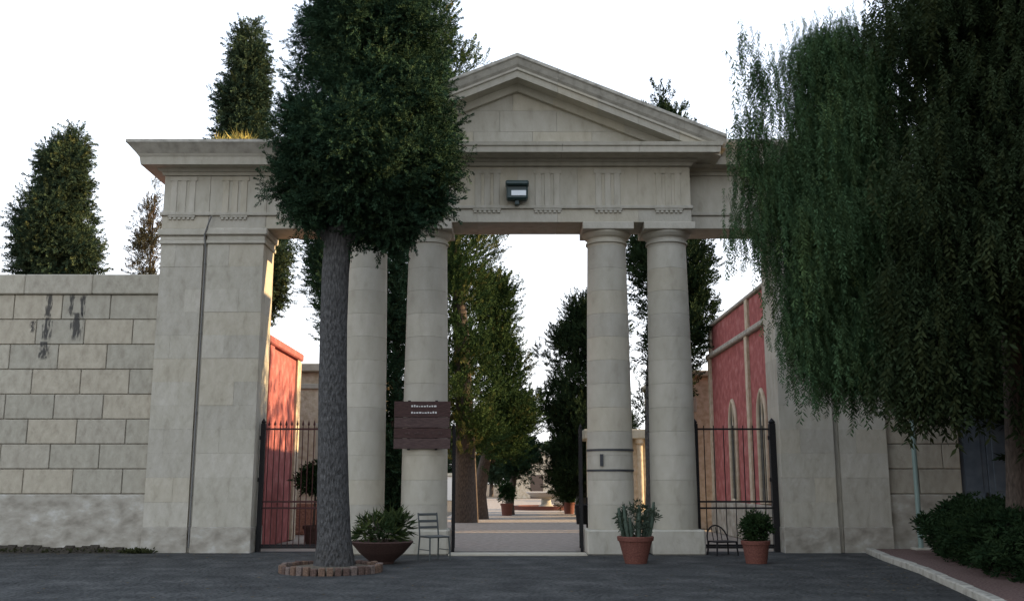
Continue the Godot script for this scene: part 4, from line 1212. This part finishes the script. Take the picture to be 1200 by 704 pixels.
	# potted topiary behind the left gate
	var tpy := thing("topiary", "potted dark topiary behind the bars of the left gate", "plant", Vector3(-5.05, 0, -3.2))
	put("pot", pot_shape(0.26, 0.45, 0.7), mats.dark_terracotta, tpy)
	put("stem", tubed([Vector3(0, 0.35, 0), Vector3(0.03, 1.6, 0)], [0.03, 0.02], 7), mats.brown_bark, tpy)
	crown("leaves", tpy, [[Vector3(0, 1.6, 0), Vector3(0.42, 0.36, 0.4)], [Vector3(0.45, 1.3, 0), Vector3(0.3, 0.5, 0.3)]], 170, 4, shrub_spray, mats.shrub_leaf, [Color(0.012, 0.028, 0.012), Color(0.03, 0.055, 0.02)], {"spread": 0.12, "ragged": 0.25})
	# pots along the avenue
	for q in [[594, 604, "small upright shrub in a terracotta pot at the avenue's sunlit edge", 0.8], [667, 602, "squat terracotta pot with low shrub at the avenue's shaded edge", 0.5]]:
		var t := thing("flower_pot", q[2], "pot", gnd(q[0], q[1]))
		put("pot", pot_shape(0.3, 0.55, 0.75), mats.terracotta, t)
		crown("leaves", t, [[Vector3(0, 0.6 + q[3] * 0.5, 0), Vector3(0.28, q[3] * 0.5, 0.28)]], 60, 4, shrub_spray, mats.shrub_leaf, [Color(0.012, 0.028, 0.012), Color(0.03, 0.055, 0.02)], {"spread": 0.15, "size": 1.2})
	# dry grass growing on the left wing's cornice
	var tuft := grass_tuft(40, 0.5)
	var i := 0
	for u in [258, 268, 279, 290]:
		var at := at_z(u, 160, 0.2)
		at.y = 9.13
		var o := put("grass_tuft", tuft, mats.shrub_leaf, self, at, i * 1.3)
		o.scale = Vector3.ONE * [0.8, 0.6, 1.0, 0.85][i]
		tag(o, "tuft of dry yellow grass growing on the left wing's cornice", "grass", "dry grass on the cornice")
		i += 1
	# dirt washed up along the foot of the left wall
	var dst := begin()
	for n in 30:
		var x0 := -14.0 + n * 0.18
		var hh := 0.10 + 0.07 * rng.randf()
		hexa(dst, [Vector3(x0, -0.01, -0.27), Vector3(x0 + 0.2, -0.01, -0.27), Vector3(x0 + 0.2, -0.01, 0.02 + rng.randf() * 0.1), Vector3(x0, -0.01, 0.02 + rng.randf() * 0.1)], [Vector3(x0, hh, -0.27), Vector3(x0 + 0.2, hh, -0.27), Vector3(x0 + 0.2, hh * 0.7, -0.16), Vector3(x0, hh * 0.7, -0.16)])
	struct("dirt_bank", done(dst), rough_mat("dark_soil", noise_tex(noise(0.04, 73, 5), [[0.0, [0.02, 0.017, 0.013]], [1.0, [0.075, 0.062, 0.046]]], 256), null, Vector3(1, 1, 1), Color.WHITE, 1.0))
	# weeds along the foot of the left wall
	var xf := []
	var cc := []
	for n in 220:
		xf.append(Transform3D(Basis(Vector3.UP, rng.randf() * TAU).scaled(Vector3.ONE * rng.randf_range(0.4, 1.1)), Vector3(rng.randf_range(-14, -8.1) if n > 40 else rng.randf_range(-8.4, -7.9), 0, rng.randf_range(-0.24, -0.02) if n > 40 else rng.randf_range(-0.1, 0.15))))
		var f := rng.randf_range(0.5, 1.3)
		cc.append(Color(0.045 * f, 0.05 * f, 0.022 * f))
	var w := scatter("wall_weeds", self, shrub_spray, mats.shrub_leaf, xf, cc)
	tag(w, "strip of low dark weeds along the foot of the left wall", "weeds")

	var lx := []
	var lcol := []
	for n in 520:
		var p := Vector3.ZERO
		var kind := rng.randf()
		if kind < 0.35: p = Vector3(rng.randf_range(-13, -4), 0.006, -0.05 + pow(rng.randf(), 2.0) * 1.6)
		elif kind < 0.6: p = Vector3(lerpf(7.3, 5.4, rng.randf()) - pow(rng.randf(), 2.0) * 1.2, 0.006, rng.randf_range(0.5, 9.5))
		else: p = Vector3(rng.randf_range(-9, 6), 0.006, rng.randf_range(0.6, 9.5))
		lx.append(Transform3D(Basis(Vector3.UP, rng.randf() * TAU) * Basis(Vector3.RIGHT, rng.randf_range(-0.25, 0.25)).scaled(Vector3.ONE * rng.randf_range(0.6, 1.3)), p))
		var f := rng.randf_range(0.5, 1.4)
		lcol.append(Color(0.13 * f, 0.095 * f, 0.05 * f))
	var lst := SurfaceTool.new()
	lst.begin(Mesh.PRIMITIVE_TRIANGLES)
	leaf(lst, Vector3(-0.03, 0, 0), Vector3.RIGHT, Vector3.BACK, 0.06, 0.025)
	var lit := scatter("leaf_litter", self, lst.commit(), mats.shrub_leaf, lx, lcol)
	tag(lit, "scattered small dry leaves lying on the asphalt", "leaves")

func grass_tuft(n: int, h: float) -> ArrayMesh:
	var st := SurfaceTool.new()
	st.begin(Mesh.PRIMITIVE_TRIANGLES)
	for i in n:
		var d := rand_dir()
		d.y = absf(d.y) + 0.7
		d = d.normalized()
		var f := rng.randf_range(0.7, 1.2)
		st.set_color(Color(0.42 * f, 0.34 * f, 0.11 * f))
		leaf(st, Vector3(rng.randf_range(-0.1, 0.1), 0, rng.randf_range(-0.1, 0.1)), d, d.cross(rand_dir()).normalized(), h * rng.randf_range(0.5, 1.0), 0.025)
	return st.commit()
